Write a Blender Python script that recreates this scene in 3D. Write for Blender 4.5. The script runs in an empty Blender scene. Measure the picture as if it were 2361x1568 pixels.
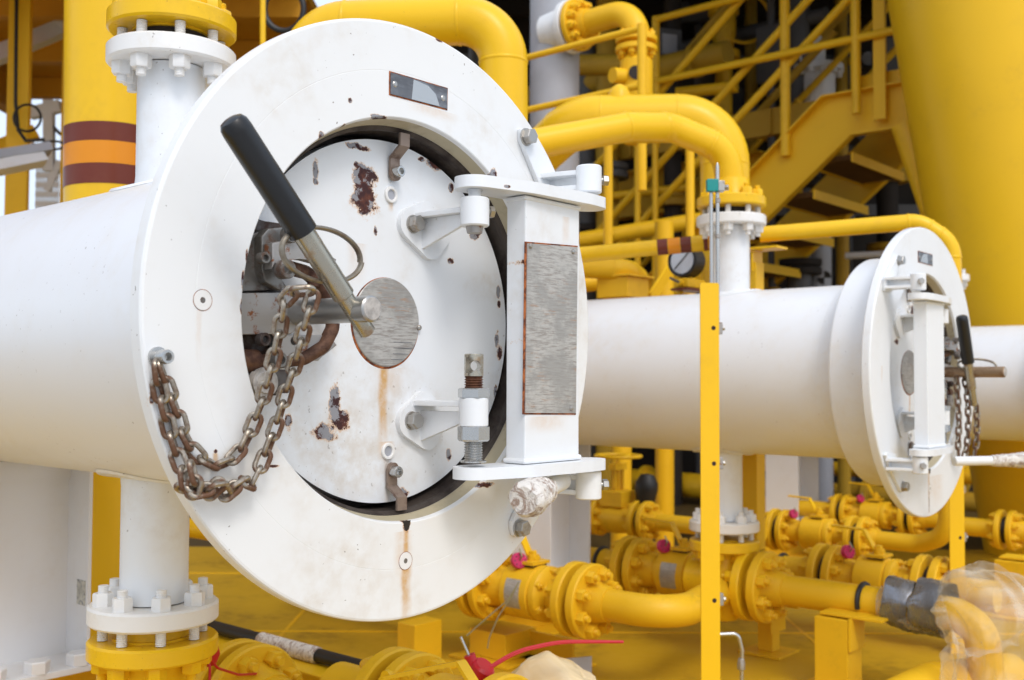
import bpy, bmesh, math, random
from mathutils import Vector, Matrix
random.seed(7)
R = math.radians
PI = math.pi
scene = bpy.context.scene
COL = scene.collection

# ------------------------------------------------------------------ camera
F_PX, CX, CY = 2446.0, 1180.5, 784.0       # pinhole of the photograph on a 2361 px wide grid
PITCH, ROLL, CAM_Z = R(2.211), R(0.2326), 1.5
_c, _s, _cr, _sr = math.cos(PITCH), math.sin(PITCH), math.cos(ROLL), math.sin(ROLL)
FW = Vector((0, _c, _s)); _X = Vector((1, 0, 0)); _U = Vector((0, -_s, _c))
AX = _cr * _X + _sr * _U; AU = -_sr * _X + _cr * _U
cd = bpy.data.cameras.new("camera"); cam = bpy.data.objects.new("camera", cd); COL.objects.link(cam)
cam.matrix_world = Matrix(((AX.x, AU.x, -FW.x, 0), (AX.y, AU.y, -FW.y, 0), (AX.z, AU.z, -FW.z, CAM_Z), (0, 0, 0, 1)))
cd.sensor_width = 36; cd.lens = 36 * F_PX / 2361; cd.clip_end = 2000; cd.clip_start = 0.05
cd.dof.use_dof = True; cd.dof.focus_distance = 2.55; cd.dof.aperture_fstop = 3.8
scene.camera = cam

# ------------------------------------------------------------------ sky, sun, exposure
SUN_EL, SUN_ROT = R(48), R(158)            # behind the camera, to its right
w = bpy.data.worlds.new("World"); scene.world = w; w.use_nodes = True
nt = w.node_tree; bg = nt.nodes['Background']
sky = nt.nodes.new('ShaderNodeTexSky'); sky.sky_type = 'NISHITA'; sky.sun_disc = False
sky.sun_elevation = SUN_EL; sky.sun_rotation = SUN_ROT; sky.air_density = 1.2; sky.dust_density = 6.0; sky.ozone_density = 1.0
mixw = nt.nodes.new('ShaderNodeMix'); mixw.data_type = 'RGBA'; mixw.inputs[0].default_value = 0.6
mixw.inputs[7].default_value = (9.1, 10.4, 12.3, 1)      # thin bright overcast
nt.links.new(sky.outputs[0], mixw.inputs[6]); nt.links.new(mixw.outputs[2], bg.inputs['Color'])
bg.inputs['Strength'].default_value = 0.15
sd = bpy.data.lights.new("sun", 'SUN'); sun = bpy.data.objects.new("sun", sd); COL.objects.link(sun)
sd.energy = 1.15; sd.angle = R(16); sd.color = (1.0, 0.98, 0.96)
_sdir = Vector((math.sin(SUN_ROT) * math.cos(SUN_EL), math.cos(SUN_ROT) * math.cos(SUN_EL), math.sin(SUN_EL)))
sun.rotation_euler = _sdir.to_track_quat('Z', 'Y').to_euler()
scene.view_settings.view_transform = 'Standard'; scene.view_settings.look = 'None'
scene.view_settings.exposure = -0.10; scene.view_settings.gamma = 1.0
scene.cycles.max_bounces = 8; scene.cycles.diffuse_bounces = 4; scene.cycles.transparent_max_bounces = 12

# ------------------------------------------------------------------ measuring helpers
def ray(u, v): return AX * ((u - CX) / F_PX) + FW - AU * ((v - CY) / F_PX)
def V(u, v, dep):
    """point at distance dep (metres along +Y) seen at u, v"""
    d = ray(u, v); return d * (dep / d.y) + Vector((0, 0, CAM_Z))
TH = R(49.116)
EX = Vector((math.cos(TH), math.sin(TH), 0)); EY = Vector((-math.sin(TH), math.cos(TH), 0)); EZ = Vector((0, 0, 1))
C1 = Vector((-.2335, 2.4726, 1.642)); C2 = Vector((1.9881, 5.075, 1.553)); C3 = Vector((4.21, 7.68, 1.50))
def D(u, v, y=0.0, C=C1):
    """vessel coordinates (x, z) of the point of the plane y seen at u, v"""
    d = ray(u, v); O = C + EY * y - Vector((0, 0, CAM_Z)); P = d * ((O @ EY) / (d @ EY)) + Vector((0, 0, CAM_Z)) - C
    return P @ EX, P.z
def D3(u, v, y=0.0, C=C1):
    x, z = D(u, v, y, C); return Vector((x, y, z))
def scr(P):
    q = P - Vector((0, 0, CAM_Z)); a = q @ FW
    return CX + F_PX * (q @ AX) / a, CY - F_PX * (q @ AU) / a

# ------------------------------------------------------------------ materials
MATS = {}
class NT:
    def __init__(s, name):
        s.m = bpy.data.materials.new(name); s.m.use_nodes = True; s.t = s.m.node_tree
        s.p = s.t.nodes['Principled BSDF']; s.tc = s.t.nodes.new('ShaderNodeTexCoord').outputs['Object']
        MATS[name] = s.m
    def put(s, sock, v):
        if isinstance(v, bpy.types.NodeSocket): s.t.links.new(v, sock)
        elif v is not None:
            if sock.type == 'RGBA' and len(v) == 3: v = (*v, 1)
            sock.default_value = v
    def math(s, op, a, b=None, c=None, clamp=False):
        n = s.t.nodes.new('ShaderNodeMath'); n.operation = op; n.use_clamp = clamp
        for i, x in enumerate((a, b, c)):
            if x is not None: s.put(n.inputs[i], x)
        return n.outputs[0]
    def vm(s, op, a, b=None):
        n = s.t.nodes.new('ShaderNodeVectorMath'); n.operation = op
        s.put(n.inputs[0], a)
        if b is not None: s.put(n.inputs[1], b)
        return n.outputs['Value'] if op in ('LENGTH', 'DISTANCE') else n.outputs['Vector']
    def noise(s, scale, detail=4, rough=.6, vec=None, col=False, dist=0):
        n = s.t.nodes.new('ShaderNodeTexNoise'); s.put(n.inputs['Vector'], vec or s.tc)
        n.inputs['Scale'].default_value = scale; n.inputs['Detail'].default_value = detail; n.inputs['Roughness'].default_value = rough
        n.inputs['Distortion'].default_value = dist
        return n.outputs['Color' if col else 'Fac']
    def ss(s, x, a, b):
        n = s.t.nodes.new('ShaderNodeMapRange'); n.interpolation_type = 'SMOOTHSTEP'
        s.put(n.inputs[0], x); n.inputs[1].default_value = a; n.inputs[2].default_value = b
        return n.outputs[0]
    def mix(s, f, a, b):
        n = s.t.nodes.new('ShaderNodeMix'); n.data_type = 'RGBA'; s.put(n.inputs[0], f); s.put(n.inputs[6], a); s.put(n.inputs[7], b)
        return n.outputs[2]
    def bump(s, h, strength, dist=.002):
        n = s.t.nodes.new('ShaderNodeBump'); n.inputs['Strength'].default_value = strength; n.inputs['Distance'].default_value = dist
        s.put(n.inputs['Height'], h); s.put(s.p.inputs['Normal'], n.outputs[0])
    def fin(s, col, rough, metal=0.0, spec=.5):
        s.put(s.p.inputs['Base Color'], col); s.put(s.p.inputs['Roughness'], rough); s.put(s.p.inputs['Metallic'], metal)
        s.p.inputs['Specular IOR Level'].default_value = spec
        return s.m

def paint(name, col, rough=.38, stain=(.45, .30, .12), amt=.3, sc=3.0, speck=0.0, chips=(), streaks=(), bands=(), bumpy=.12, chipcol=(.040, .009, .009)):
    n = NT(name)
    big = n.noise(sc, 5, .65); fine = n.noise(sc * 9, 4, .6)
    f = n.math('MULTIPLY', n.ss(big, .45, .78), n.ss(fine, .3, .7)); f = n.math('MULTIPLY', f, amt)
    c = n.mix(f, col, stain)
    tone = n.noise(sc * .5, 2, .5); c = n.mix(n.math('MULTIPLY', n.ss(tone, .3, .75), .22), c, tuple(x * .80 for x in col))
    if speck:
        sp = n.noise(85, 2, .5); area = n.noise(3.4, 2, .5)
        g = n.math('MULTIPLY', n.ss(sp, .70, .74), n.ss(area, .5, .62)); c = n.mix(n.math('MULTIPLY', g, speck), c, (.12, .07, .04))
    sep = None
    for (z0, z1, bc) in bands:            # painted bands round a pipe: z range, colour
        if sep is None:
            q = n.t.nodes.new('ShaderNodeSeparateXYZ'); n.put(q.inputs[0], n.tc); sep = q.outputs
        g = n.math('MULTIPLY', n.math('GREATER_THAN', sep[2], z0), n.math('LESS_THAN', sep[2], z1)); c = n.mix(g, c, bc)
    rgh = rough
    if streaks:
        q = n.t.nodes.new('ShaderNodeSeparateXYZ'); n.put(q.inputs[0], n.tc); X, Z = q.outputs[0], q.outputs[2]
        wob = n.math('MULTIPLY', n.math('SUBTRACT', n.noise(14, 3, .6), .5), .018)
        lo = n.ss(n.noise(30, 4, .7), .25, .7)
        for (x0, z0, wd, ln, st) in streaks:
            dx = n.math('ABSOLUTE', n.math('ADD', n.math('SUBTRACT', X, x0), wob))
            g = n.math('SUBTRACT', 1.0, n.ss(dx, wd * .2, wd)); dz = n.math('SUBTRACT', z0, Z)
            g2 = n.math('MULTIPLY', n.math('GREATER_THAN', dz, 0.0), n.math('SUBTRACT', 1.0, n.ss(dz, ln * .25, ln)))
            g = n.math('MULTIPLY', n.math('MULTIPLY', g, g2), n.math('MULTIPLY', n.math('ADD', n.math('MULTIPLY', lo, .6), .4), st))
            c = n.mix(g, c, (.58, .32, .09))
    h = n.noise(260, 2, .5); hh = n.math('MULTIPLY', h, .35); hh = n.math('ADD', hh, n.math('MULTIPLY', n.noise(24, 3, .5), .9))
    if chips:
        nz = n.vm('SUBTRACT', n.noise(30, 6, .75, col=True), (.5, .5, .5)); dm = None
        for (x0, z0, rx, rz) in chips:
            q = n.vm('ADD', n.vm('MULTIPLY', n.vm('SUBTRACT', n.tc, (x0, 0, z0)), (1 / rx, 0, 1 / rz)), n.vm('MULTIPLY', nz, (3.0, 0, 3.0)))
            L = n.vm('LENGTH', q); dm = L if dm is None else n.math('MINIMUM', dm, L)
        halo = n.math('SUBTRACT', 1.0, n.ss(dm, 1.0, 1.32)); c = n.mix(n.math('MULTIPLY', halo, .75), c, (.62, .36, .17))
        inn = n.math('LESS_THAN', dm, 1.0); gm = n.ss(n.noise(30, 4, .65), .50, .56)
        cc = n.mix(n.ss(n.noise(60, 4, .7), .4, .7), chipcol, (.13, .035, .015)); cc = n.mix(gm, cc, (.27, .27, .29)); c = n.mix(inn, c, cc)
        rgh = n.math('ADD', n.math('MULTIPLY', inn, .35), rough)
        hh = n.math('SUBTRACT', hh, n.math('MULTIPLY', inn, 1.2))
    else:
        rgh = n.math('ADD', n.math('MULTIPLY', fine, .16), rough - .08)
    n.bump(hh, bumpy, .0018)
    return n.fin(c, rgh, 0.0, .3 if col[2] < .1 else .5)

def metal(name, a, b, lo=.4, hi=.65, sc=18, rough=.38, metallic=.85, stretch=None, bumpy=.25):
    n = NT(name); vec = n.vm('MULTIPLY', n.tc, stretch) if stretch else n.tc
    k = n.ss(n.noise(sc, 6, .68, vec=vec), lo, hi)
    n.bump(n.noise(sc * 4, 4, .6, vec=vec), bumpy, .001)
    return n.fin(n.mix(k, a, b), n.math('ADD', n.math('MULTIPLY', k, .35), rough), n.math('SUBTRACT', metallic, n.math('MULTIPLY', k, metallic * .75)))
def plain(name, col, rough=.5, metallic=0.0, spec=.5, var=.15, sc=8):
    n = NT(name); c = n.mix(n.math('MULTIPLY', n.ss(n.noise(sc, 4, .6), .35, .7), var * 2), col, tuple(x * .55 for x in col))
    n.bump(n.noise(90, 3, .5), .08, .001)
    return n.fin(c, rough, metallic, spec)

WHITE = (.79, .81, .83)
YEL = (.84, .505, .012)
mW = paint('white_paint', WHITE, amt=.35, speck=.5)
CH_RING = [D(u, v) + (rx, rz) for u, v, rx, rz in [(875, 272, .026, .006), (742, 316, .009, .010), (795, 292, .008, .006), (1012, 93, .010, .004), (1138, 408, .012, .02), (937, 1206, .011, .016),
           (352, 905, .004, .02), (1120, 1118, .03, .006), (497, 1041, .004, .004), (569, 590, .003, .012), (560, 640, .0035, .018), (556, 712, .003, .014), (630, 1075, .012, .003), (808, 232, .006, .006)]]
mRing = paint('white_paint_ring', (.80, .805, .80), amt=.5, speck=.9, sc=2.6, chips=CH_RING,
              streaks=[D(935, 1212) + (.012, .26, 1.0), D(937, 1300) + (.022, .16, .8), D(930, 1225) + (.035, .14, .4), D(1195, 1180) + (.05, .12, .35), D(1000, 250) + (.10, .03, .35), D(460, 715) + (.01, .12, .2), D(497, 1045) + (.008, .05, .8)])
CH_DOOR = [D(u, v, .087) + (rx, rz) for u, v, rx, rz in [(842, 404, .030, .024), (836, 432, .026, .026), (838, 464, .036, .030), (822, 381, .008, .007), (728, 392, .007, .022), (728, 419, .007, .007), (866, 532, .005, .010), (822, 338, .03, .007), (972, 366, .012, .006), (1006, 378, .03, .014),
           (1038, 601, .009, .007), (1150, 672, .007, .016), (1150, 702, .006, .010), (1146, 780, .008, .018), (1152, 812, .009, .020), (772, 925, .014, .042), (748, 997, .030, .018), (784, 968, .024, .022), (665, 971, .010, .014),
           (1035, 1050, .008, .013), (930, 1135, .014, .010), (1095, 542, .018, .010), (1143, 905, .006, .016), (1040, 433, .008, .010)]]
mDoor = paint('white_paint_door', WHITE, amt=.5, speck=.4, sc=3.2, chips=CH_DOOR,
              streaks=[D(884, 848, .087) + (.020, .24, 1.0), D(892, 1018, .087) + (.03, .05, .6), D(900, 848, .087) + (.07, .10, .3), D(822, 560, .087) + (.04, .12, .3), D(900, 465, .087) + (.012, .03, .7), D(893, 1056, .087) + (.012, .16, .3)])
mW2 = paint('white_paint_second_ring', WHITE, amt=.25, speck=.4, chips=[(-.30, .40, .015, .015), (-.40, .18, .02, .004), (0, -.62, .004, .05)], streaks=[(0, -.47, .014, .25, .9), (.10, -.5, .12, .2, .3), (-.56, .02, .01, .1, .4)])
mDoor2 = paint('white_paint_second_door', WHITE, amt=.3, speck=.4, chips=[(-.16, .14, .02, .012), (.05, .30, .03, .02), (.2, .2, .02, .04)], streaks=[(0, -.11, .012, .2, .9)])
mBar = paint('white_paint_barrel', (.78, .80, .83), rough=.36, amt=.35, sc=1.8, speck=.5, stain=(.6, .45, .22))
mCol = paint('white_paint_column', (.76, .76, .77), amt=.25, sc=2)
mY = paint('yellow_paint', YEL, rough=.34, amt=.35, stain=(.52, .29, .03), sc=2.2, speck=.35, bumpy=.2)
mYd = paint('yellow_paint_worn', (.79, .465, .014), rough=.45, amt=.55, stain=(.32, .20, .02), sc=5)
mYf = paint('yellow_paint_flange', YEL, rough=.30, amt=.55, stain=(.45, .26, .02), sc=6, speck=.6, bumpy=.3)
mWf = paint('white_paint_flange', (.80, .79, .77), rough=.36, amt=.35, stain=(.6, .5, .3), sc=6, speck=.5, bumpy=.3)
mYb = paint('yellow_paint_far', (.86, .50, .014), rough=.45, amt=.3, stain=(.36, .18, .02), sc=1.5)
mYq = paint('yellow_paint_baked_shade', (.46, .27, .02), rough=.6, amt=.5, stain=(.12, .06, .01), sc=1.5)  # yellow darkened so far-back shade sits in the colour
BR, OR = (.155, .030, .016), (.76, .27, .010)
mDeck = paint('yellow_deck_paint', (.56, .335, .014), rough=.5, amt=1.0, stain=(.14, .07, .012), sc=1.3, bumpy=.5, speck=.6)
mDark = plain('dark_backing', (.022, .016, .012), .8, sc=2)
mGreyD = plain('dark_grey_steel', (.10, .10, .105), .6, sc=2)  # dark grey; on far-back equipment it puts the shade into the colour
mGreyL = plain('pale_grey_steel', (.40, .41, .45), .45, sc=2)
mBlk = plain('black_rubber_grip', (.008, .008, .009), .32, spec=.5, var=.1)
mBlk2 = plain('black_rubber', (.012, .012, .013), .5)
mStl = metal('stainless_steel', (.50, .50, .49), (.40, .30, .18), .55, .85, 14, .27, bumpy=.06)
mStl2 = metal('bolt_steel', (.42, .405, .38), (.24, .17, .11), .50, .80, 30, .33, bumpy=.12)
mLev = metal('lever_steel', (.42, .39, .32), (.26, .13, .045), .48, .70, 14, .26, bumpy=.12)
mRust = metal('rusted_steel', (.17, .085, .05), (.06, .025, .016), .35, .65, 30, .55, .5)
mClip = metal('brown_strap_steel', (.27, .205, .165), (.13, .07, .045), .45, .7, 20, .5, .4, bumpy=.1)
mMech = metal('speckled_steel', (.36, .34, .32), (.22, .08, .03), .56, .64, 30, .45, .6)
mMechG = metal('grey_lock_steel', (.22, .21, .195), (.10, .055, .035), .46, .68, 26, .42, .7, bumpy=.2)
mMechD = metal('dark_lock_steel', (.11, .10, .095), (.05, .025, .018), .40, .62, 20, .5, .5)
mBand = metal('dark_band_steel', (.070, .055, .045), (.022, .013, .010), .38, .62, 7, .5, .35)
mBore = paint('khaki_bore_paint', (.46, .40, .27), amt=.9, stain=(.10, .05, .03), sc=8, rough=.5)
mChain = metal('chain_steel', (.40, .355, .29), (.13, .06, .03), .40, .58, 18, .30, .9)
mRustE = metal('rust_edge', (.40, .12, .03), (.10, .025, .012), .4, .6, 40, .8, 0.0)
mRed = plain('red_plastic', (.55, .008, .02), .4)
mPink = plain('pink_plastic', (.60, .02, .13), .45)
mTeal = plain('teal_plastic', (.0, .26, .25), .4)
mWire = plain('wire_steel', (.38, .35, .22), .4, .6)
mGlass = plain('gauge_face', (.55, .60, .68), .25)
mSilver = metal('duct_tape', (.24, .25, .28), (.11, .115, .13), .35, .65, 9, .16, .75, stretch=(1, 1, .35), bumpy=1.0)
mSea = plain('sea_water', (.05, .09, .11), .2)

def plate_mat(name, base, dark, rust, sx, sz, metallic=.55):
    n = NT(name); vec = n.vm('MULTIPLY', n.tc, (sx, sx, sz)); a = n.noise(1, 5, .65, vec=vec); b = n.noise(9, 4, .6)
    c = n.mix(n.ss(a, .42, .66), base, dark); c = n.mix(n.math('MULTIPLY', n.ss(n.noise(7, 5, .7), .44, .60), .75), c, tuple(x * .62 for x in base))
    c = n.mix(n.math('MULTIPLY', n.math('MULTIPLY', n.ss(n.noise(.55, 5, .7, vec=vec), .52, .66), n.ss(b, .48, .64)), .7), c, rust)
    n.bump(a, .3, .0006)
    return n.fin(c, .42, metallic)
mPlate = plate_mat('etched_plate', (.49, .475, .445), (.29, .265, .24), (.40, .22, .12), 30, 260, .25)
mPlateD = plate_mat('tarnished_plate', (.22, .23, .25), (.10, .10, .11), (.22, .15, .09), 12, 40)

def make_tape():
    n = NT('wrapped_tape'); k = n.noise(16, 6, .75, dist=2.5)
    c = n.mix(n.ss(k, .46, .62), (.72, .68, .63), (.33, .24, .19)); n.bump(n.noise(28, 5, .7, dist=2.5), .9, .006)
    return n.fin(c, .6)
mTape = make_tape()
def make_plastic(name, tint, dens, edge):
    n = NT(name); k = n.noise(4, 3, .5, dist=1.0); n.bump(n.noise(11, 3, .5, dist=2.0), .35, .012)
    n.fin(tint, .16, 0, .7)
    lw = n.t.nodes.new('ShaderNodeLayerWeight'); lw.inputs[0].default_value = .45
    tr = n.t.nodes.new('ShaderNodeBsdfTransparent'); mx = n.t.nodes.new('ShaderNodeMixShader'); out = n.t.nodes['Material Output']
    tr.inputs[0].default_value = (.97, .95, .90, 1)
    f = n.math('ADD', n.math('MULTIPLY', n.ss(k, .40, .72), .22), dens); f = n.math('ADD', f, n.math('MULTIPLY', n.math('POWER', lw.outputs['Facing'], 2.0), edge), clamp=True)
    n.put(mx.inputs[0], f); n.t.links.new(tr.outputs[0], mx.inputs[1]); n.t.links.new(n.p.outputs[0], mx.inputs[2]); n.t.links.new(mx.outputs[0], out.inputs['Surface'])
    return n.m
mPlast = make_plastic('clear_plastic_wrap', (.90, .88, .80), .05, .42)
mPlast2 = make_plastic('cream_plastic_wrap', (.88, .70, .42), .62, .4)

# ------------------------------------------------------------------ mesh helpers
def frame(d):
    d = Vector(d).normalized(); a = Vector((0, 0, 1)) if abs(d.z) < .9 else Vector((1, 0, 0))
    x = a.cross(d).normalized(); return x, d.cross(x).normalized(), d
class MB:
    def __init__(s): s.bm = bmesh.new()
    def f(s, vs):
        try: return s.bm.faces.new(vs)
        except ValueError: return None
    def box(s, c, size, axes=None, bev=0.0):
        c = Vector(c); x, y, z = axes or (Vector((1, 0, 0)), Vector((0, 1, 0)), Vector((0, 0, 1))); h = [k / 2 for k in size]
        vs = [s.bm.verts.new(c + x * (i * h[0]) + y * (j * h[1]) + z * (k * h[2])) for i in (-1, 1) for j in (-1, 1) for k in (-1, 1)]
        fs = [s.f([vs[i] for i in q]) for q in ((0, 1, 3, 2), (4, 6, 7, 5), (0, 4, 5, 1), (2, 3, 7, 6), (0, 2, 6, 4), (1, 5, 7, 3))]
        if bev: bmesh.ops.bevel(s.bm, geom=list({e for f in fs for e in f.edges}), offset=bev, segments=2, affect='EDGES', profile=.5)
        return s
    def lathe(s, prof, p0=(0, 0, 0), d=(0, 0, 1), n=48, close=False):
        """prof: (radius, distance along d)"""
        x, y, d = frame(d); p0 = Vector(p0); rings = []
        for r, t in prof:
            if r < 1e-6: rings.append([s.bm.verts.new(p0 + d * t)])
            else: rings.append([s.bm.verts.new(p0 + d * t + (x * math.cos(2 * PI * i / n) + y * math.sin(2 * PI * i / n)) * r) for i in range(n)])
        if close: rings.append(rings[0])
        for a, b in zip(rings, rings[1:]):
            for i in range(n):
                j = (i + 1) % n
                if len(a) == 1 and len(b) == 1: continue
                if len(a) == 1: s.f([a[0], b[j], b[i]])
                elif len(b) == 1: s.f([a[i], a[j], b[0]])
                else: s.f([a[i], a[j], b[j], b[i]])
        return s
    def cyl(s, p0, p1, r, n=24, ch=0.0, r1=None):
        p0 = Vector(p0); p1 = Vector(p1); L = (p1 - p0).length; r1 = r if r1 is None else r1
        pr = [(0, 0), (r - ch, 0)] + ([(r, ch), (r1, L - ch)] if ch else [(r1, L)]) + ([(r1 - ch, L)] if ch else []) + [(0, L)]
        return s.lathe(pr, p0, p1 - p0, n)
    def hexa(s, p, d, af, h, rot=0.0, ch=.12):
        """hexagonal nut or head standing on p along d"""
        x, y, d = frame(d); r = af / math.sqrt(3); p = Vector(p)
        def ring(rr, t, k=6): return [s.bm.verts.new(p + d * t + (x * math.cos(rot + PI / 3 * i) + y * math.sin(rot + PI / 3 * i)) * rr) for i in range(k)]
        a = ring(r, 0); b = ring(r, h * (1 - ch)); c = ring(r * .90, h)
        for q, t in ((a, b), (b, c)):
            for i in range(6): s.f([q[i], q[(i + 1) % 6], t[(i + 1) % 6], t[i]])
        s.f(c); s.f(a[::-1]); return s
    def tube(s, pts, r, n=16, cap=True, rs=None, closed=False):
        pts = [Vector(p) for p in pts]; N = len(pts); rings = []; prev = None
        for i, p in enumerate(pts):
            if closed: t = pts[(i + 1) % N] - pts[i - 1]
            else: t = pts[min(i + 1, N - 1)] - pts[max(i - 1, 0)]
            t.normalize()
            if prev is None: x, y, _ = frame(t)
            else:
                x = prev - t * prev.dot(t)
                x = x.normalized() if x.length > 1e-6 else frame(t)[0]
                y = t.cross(x)
            prev = x; rr = rs[i] if rs else r
            rings.append([s.bm.verts.new(p + (x * math.cos(2 * PI * k / n) + y * math.sin(2 * PI * k / n)) * rr) for k in range(n)])
        pr = list(zip(rings, rings[1:])) + ([(rings[-1], rings[0])] if closed else [])
        for a, b in pr:
            for k in range(n): s.f([a[k], a[(k + 1) % n], b[(k + 1) % n], b[k]])
        if cap and not closed: s.f(rings[0][::-1]); s.f(rings[-1])
        return s
    def prism(s, poly, O, x, y, ext, bev=0.0):
        """poly in the plane (O, x, y) pushed by the vector ext"""
        O, x, y, ext = map(Vector, (O, x, y, ext))
        a = [s.bm.verts.new(O + x * p[0] + y * p[1]) for p in poly]; b = [s.bm.verts.new(v.co + ext) for v in a]; n = len(a)
        fs = [s.f(a[::-1]), s.f(b)] + [s.f([a[i], a[(i + 1) % n], b[(i + 1) % n], b[i]]) for i in range(n)]
        if bev:
            es = {e for f in fs[:2] for e in f.edges}
            bmesh.ops.bevel(s.bm, geom=list(es), offset=bev, segments=2, affect='EDGES', profile=.5)
        return s
    def tri(s):
        return s
    def build(s, name, mat, parent=None, ang=32, world=False, kind=None):
        me = bpy.data.meshes.new(name)
        bmesh.ops.recalc_face_normals(s.bm, faces=s.bm.faces[:])
        if world and parent is not None:
            s.bm.transform(parent.matrix_basis.inverted())
        s.bm.to_mesh(me); s.bm.free(); me.materials.append(mat)
        me.polygons.foreach_set('use_smooth', [True] * len(me.polygons)); me.set_sharp_from_angle(angle=R(ang))
        o = bpy.data.objects.new(name, me); COL.objects.link(o)
        if parent is not None: o.parent = parent
        if kind: o['kind'] = kind
        wn = o.modifiers.new('even_shading', 'WEIGHTED_NORMAL'); wn.keep_sharp = True; wn.weight = 100
        return o
def thing(name, label, cat, loc=(0, 0, 0), rz=0.0, group=None):
    o = bpy.data.objects.new(name, None); COL.objects.link(o); o.empty_display_size = .05
    o.matrix_basis = Matrix.Translation(Vector(loc)) @ Matrix.Rotation(rz, 4, 'Z')
    o['label'] = label; o['category'] = cat
    if group: o['group'] = group
    return o
def tag(o, label, cat, group=None):
    o['label'] = label; o['category'] = cat
    if group: o['group'] = group
    return o
def inst(name, me, parent, mtx):
    o = bpy.data.objects.new(name, me); COL.objects.link(o); o.parent = parent; o.matrix_basis = mtx; return o
def bend(pts, br, seg=8):
    """polyline with its corners rounded to radius br"""
    pts = [Vector(p) for p in pts]; out = [pts[0]]
    for a, b, c in zip(pts, pts[1:], pts[2:]):
        u = (a - b); v = (c - b); lu, lv = u.length, v.length; u.normalize(); v.normalize()
        th = u.angle(v); t = min(br / math.tan(th / 2), lu * .49, lv * .49); rr = t * math.tan(th / 2)
        bi = (u + v).normalized(); cen = b + bi * (rr / math.sin(th / 2)); p0 = b + u * t - cen; p1 = b + v * t - cen
        ang = p0.angle(p1); ax = p0.cross(p1).normalized()
        for i in range(seg + 1): out.append(cen + Matrix.Rotation(ang * i / seg, 3, ax) @ p0)
    out.append(pts[-1]); return out
def pipe_thing(name, label, cat, pts, r, br, mat, group=None, seams=True, n=48, part='tube', seg=12):
    P = bend(pts, br, seg); t = thing(name, label, cat, P[0], 0, group); m = MB().tube(P, r, n)
    if seams and len(pts) > 2:
        k = 1
        while k < len(P) - 1:
            for q in (k, k + seg):
                if 0 < q < len(P) - 1:
                    dd = (P[q + 1] - P[q - 1]).normalized(); m.lathe([(r, -.008), (r + .003, -.003), (r + .003, .003), (r, .008)], P[q], dd, n)
            k += seg + 1
    m.build(part, mat, t, world=True, ang=50)
    return t
_nut = {}
def nut_mesh(mat, af, h, stud):
    key = (mat.name, round(af, 4), round(h, 4), round(stud, 4))
    if key not in _nut:
        m = MB().hexa((0, 0, 0), (0, 0, 1), af, h, .3); rs = af * .29
        pr = [(rs, h * .9)]; k = 0; t = h
        while t < h + stud: pr += [(rs, t), (rs * .9, t + stud * .12)]; t += stud * .24
        pr += [(rs * .8, h + stud * 1.02), (0, h + stud * 1.05)]
        m.lathe(pr, (0, 0, 0), (0, 0, 1), 14); o = m.build('nut', mat); _nut[key] = o.data; bpy.data.objects.remove(o)
    return _nut[key]
def flange(par, c, d, Rr, t, mat, nb=8, gasket=False, neck=0.0, back=True, af=None, side=1, name='flange', a0=None, world=True, studs=0.0, nmat=None, rneck=None, nlen=0.0):
    """flange disc with its gasket face at c, body going along d; nuts stand on its back; studs cross the gap"""
    x, y, d = frame(d); c = Vector(c); rb = Rr * .76; af = af or Rr * .30; ch = Rr * .035
    m = MB(); pr = [(0, 0), (Rr * .62, 0), (Rr * .62, .006), (Rr - ch, .006), (Rr, .006 + ch), (Rr, t - ch), (Rr - ch, t)]
    rn = rneck or Rr * .52
    if nlen: pr += [(rn * 1.25, t), (rn * 1.12, t + nlen * .4), (rn, t + nlen), (0, t + nlen)]
    else: pr += [(0, t)]
    m.lathe(pr, c, d, 56)
    if gasket: MB().cyl(c - d * .0158, c + d * .005, Rr * .66, 36).build('gasket', mBlk2, par, world=world)  # dark gasket whose black also stands for the recess shade in the gap
    f = m.build(name, mat, par, world=world); inv = par.matrix_basis.inverted() if world else Matrix.Identity(4)
    nm = nut_mesh(nmat or mat, af, af * .72, af * .38)
    a0 = PI / nb if a0 is None else a0
    for i in range(nb):
        a = a0 + 2 * PI * i / nb; q = x * math.cos(a) + y * math.sin(a); p = c + q * rb + d * t
        M = Matrix(((x.x, y.x, d.x, p.x), (x.y, y.y, d.y, p.y), (x.z, y.z, d.z, p.z), (0, 0, 0, 1)))
        inst('nut', nm, f, inv @ M @ Matrix.Rotation(a, 4, 'Z'))
    if studs:
        for i in range(nb):
            a = a0 + 2 * PI * i / nb; q = x * math.cos(a) + y * math.sin(a); p = c + q * rb; L = studs + .01; pr = []
            for k in range(9): tt = -studs - .004 + (L + .004) * k / 8; pr += [(af * .30, tt), (af * .26, tt + L / 18)]
            inst('stud', stud_mesh(nmat or mat, pr, p, d, inv, studs, af), f, Matrix.Translation(inv @ p) @ (inv.to_3x3() @ d).to_track_quat('Z', 'Y').to_matrix().to_4x4())
    return f
_stud = {}
def stud_mesh(mat, pr, p, d, inv, st, af):
    key = (mat.name, round(st, 4), round(af, 4))
    if key not in _stud:
        o = MB().lathe(pr, (0, 0, 0), (0, 0, 1), 12).build('stud', mat); _stud[key] = o.data; bpy.data.objects.remove(o)
    return _stud[key]
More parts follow.
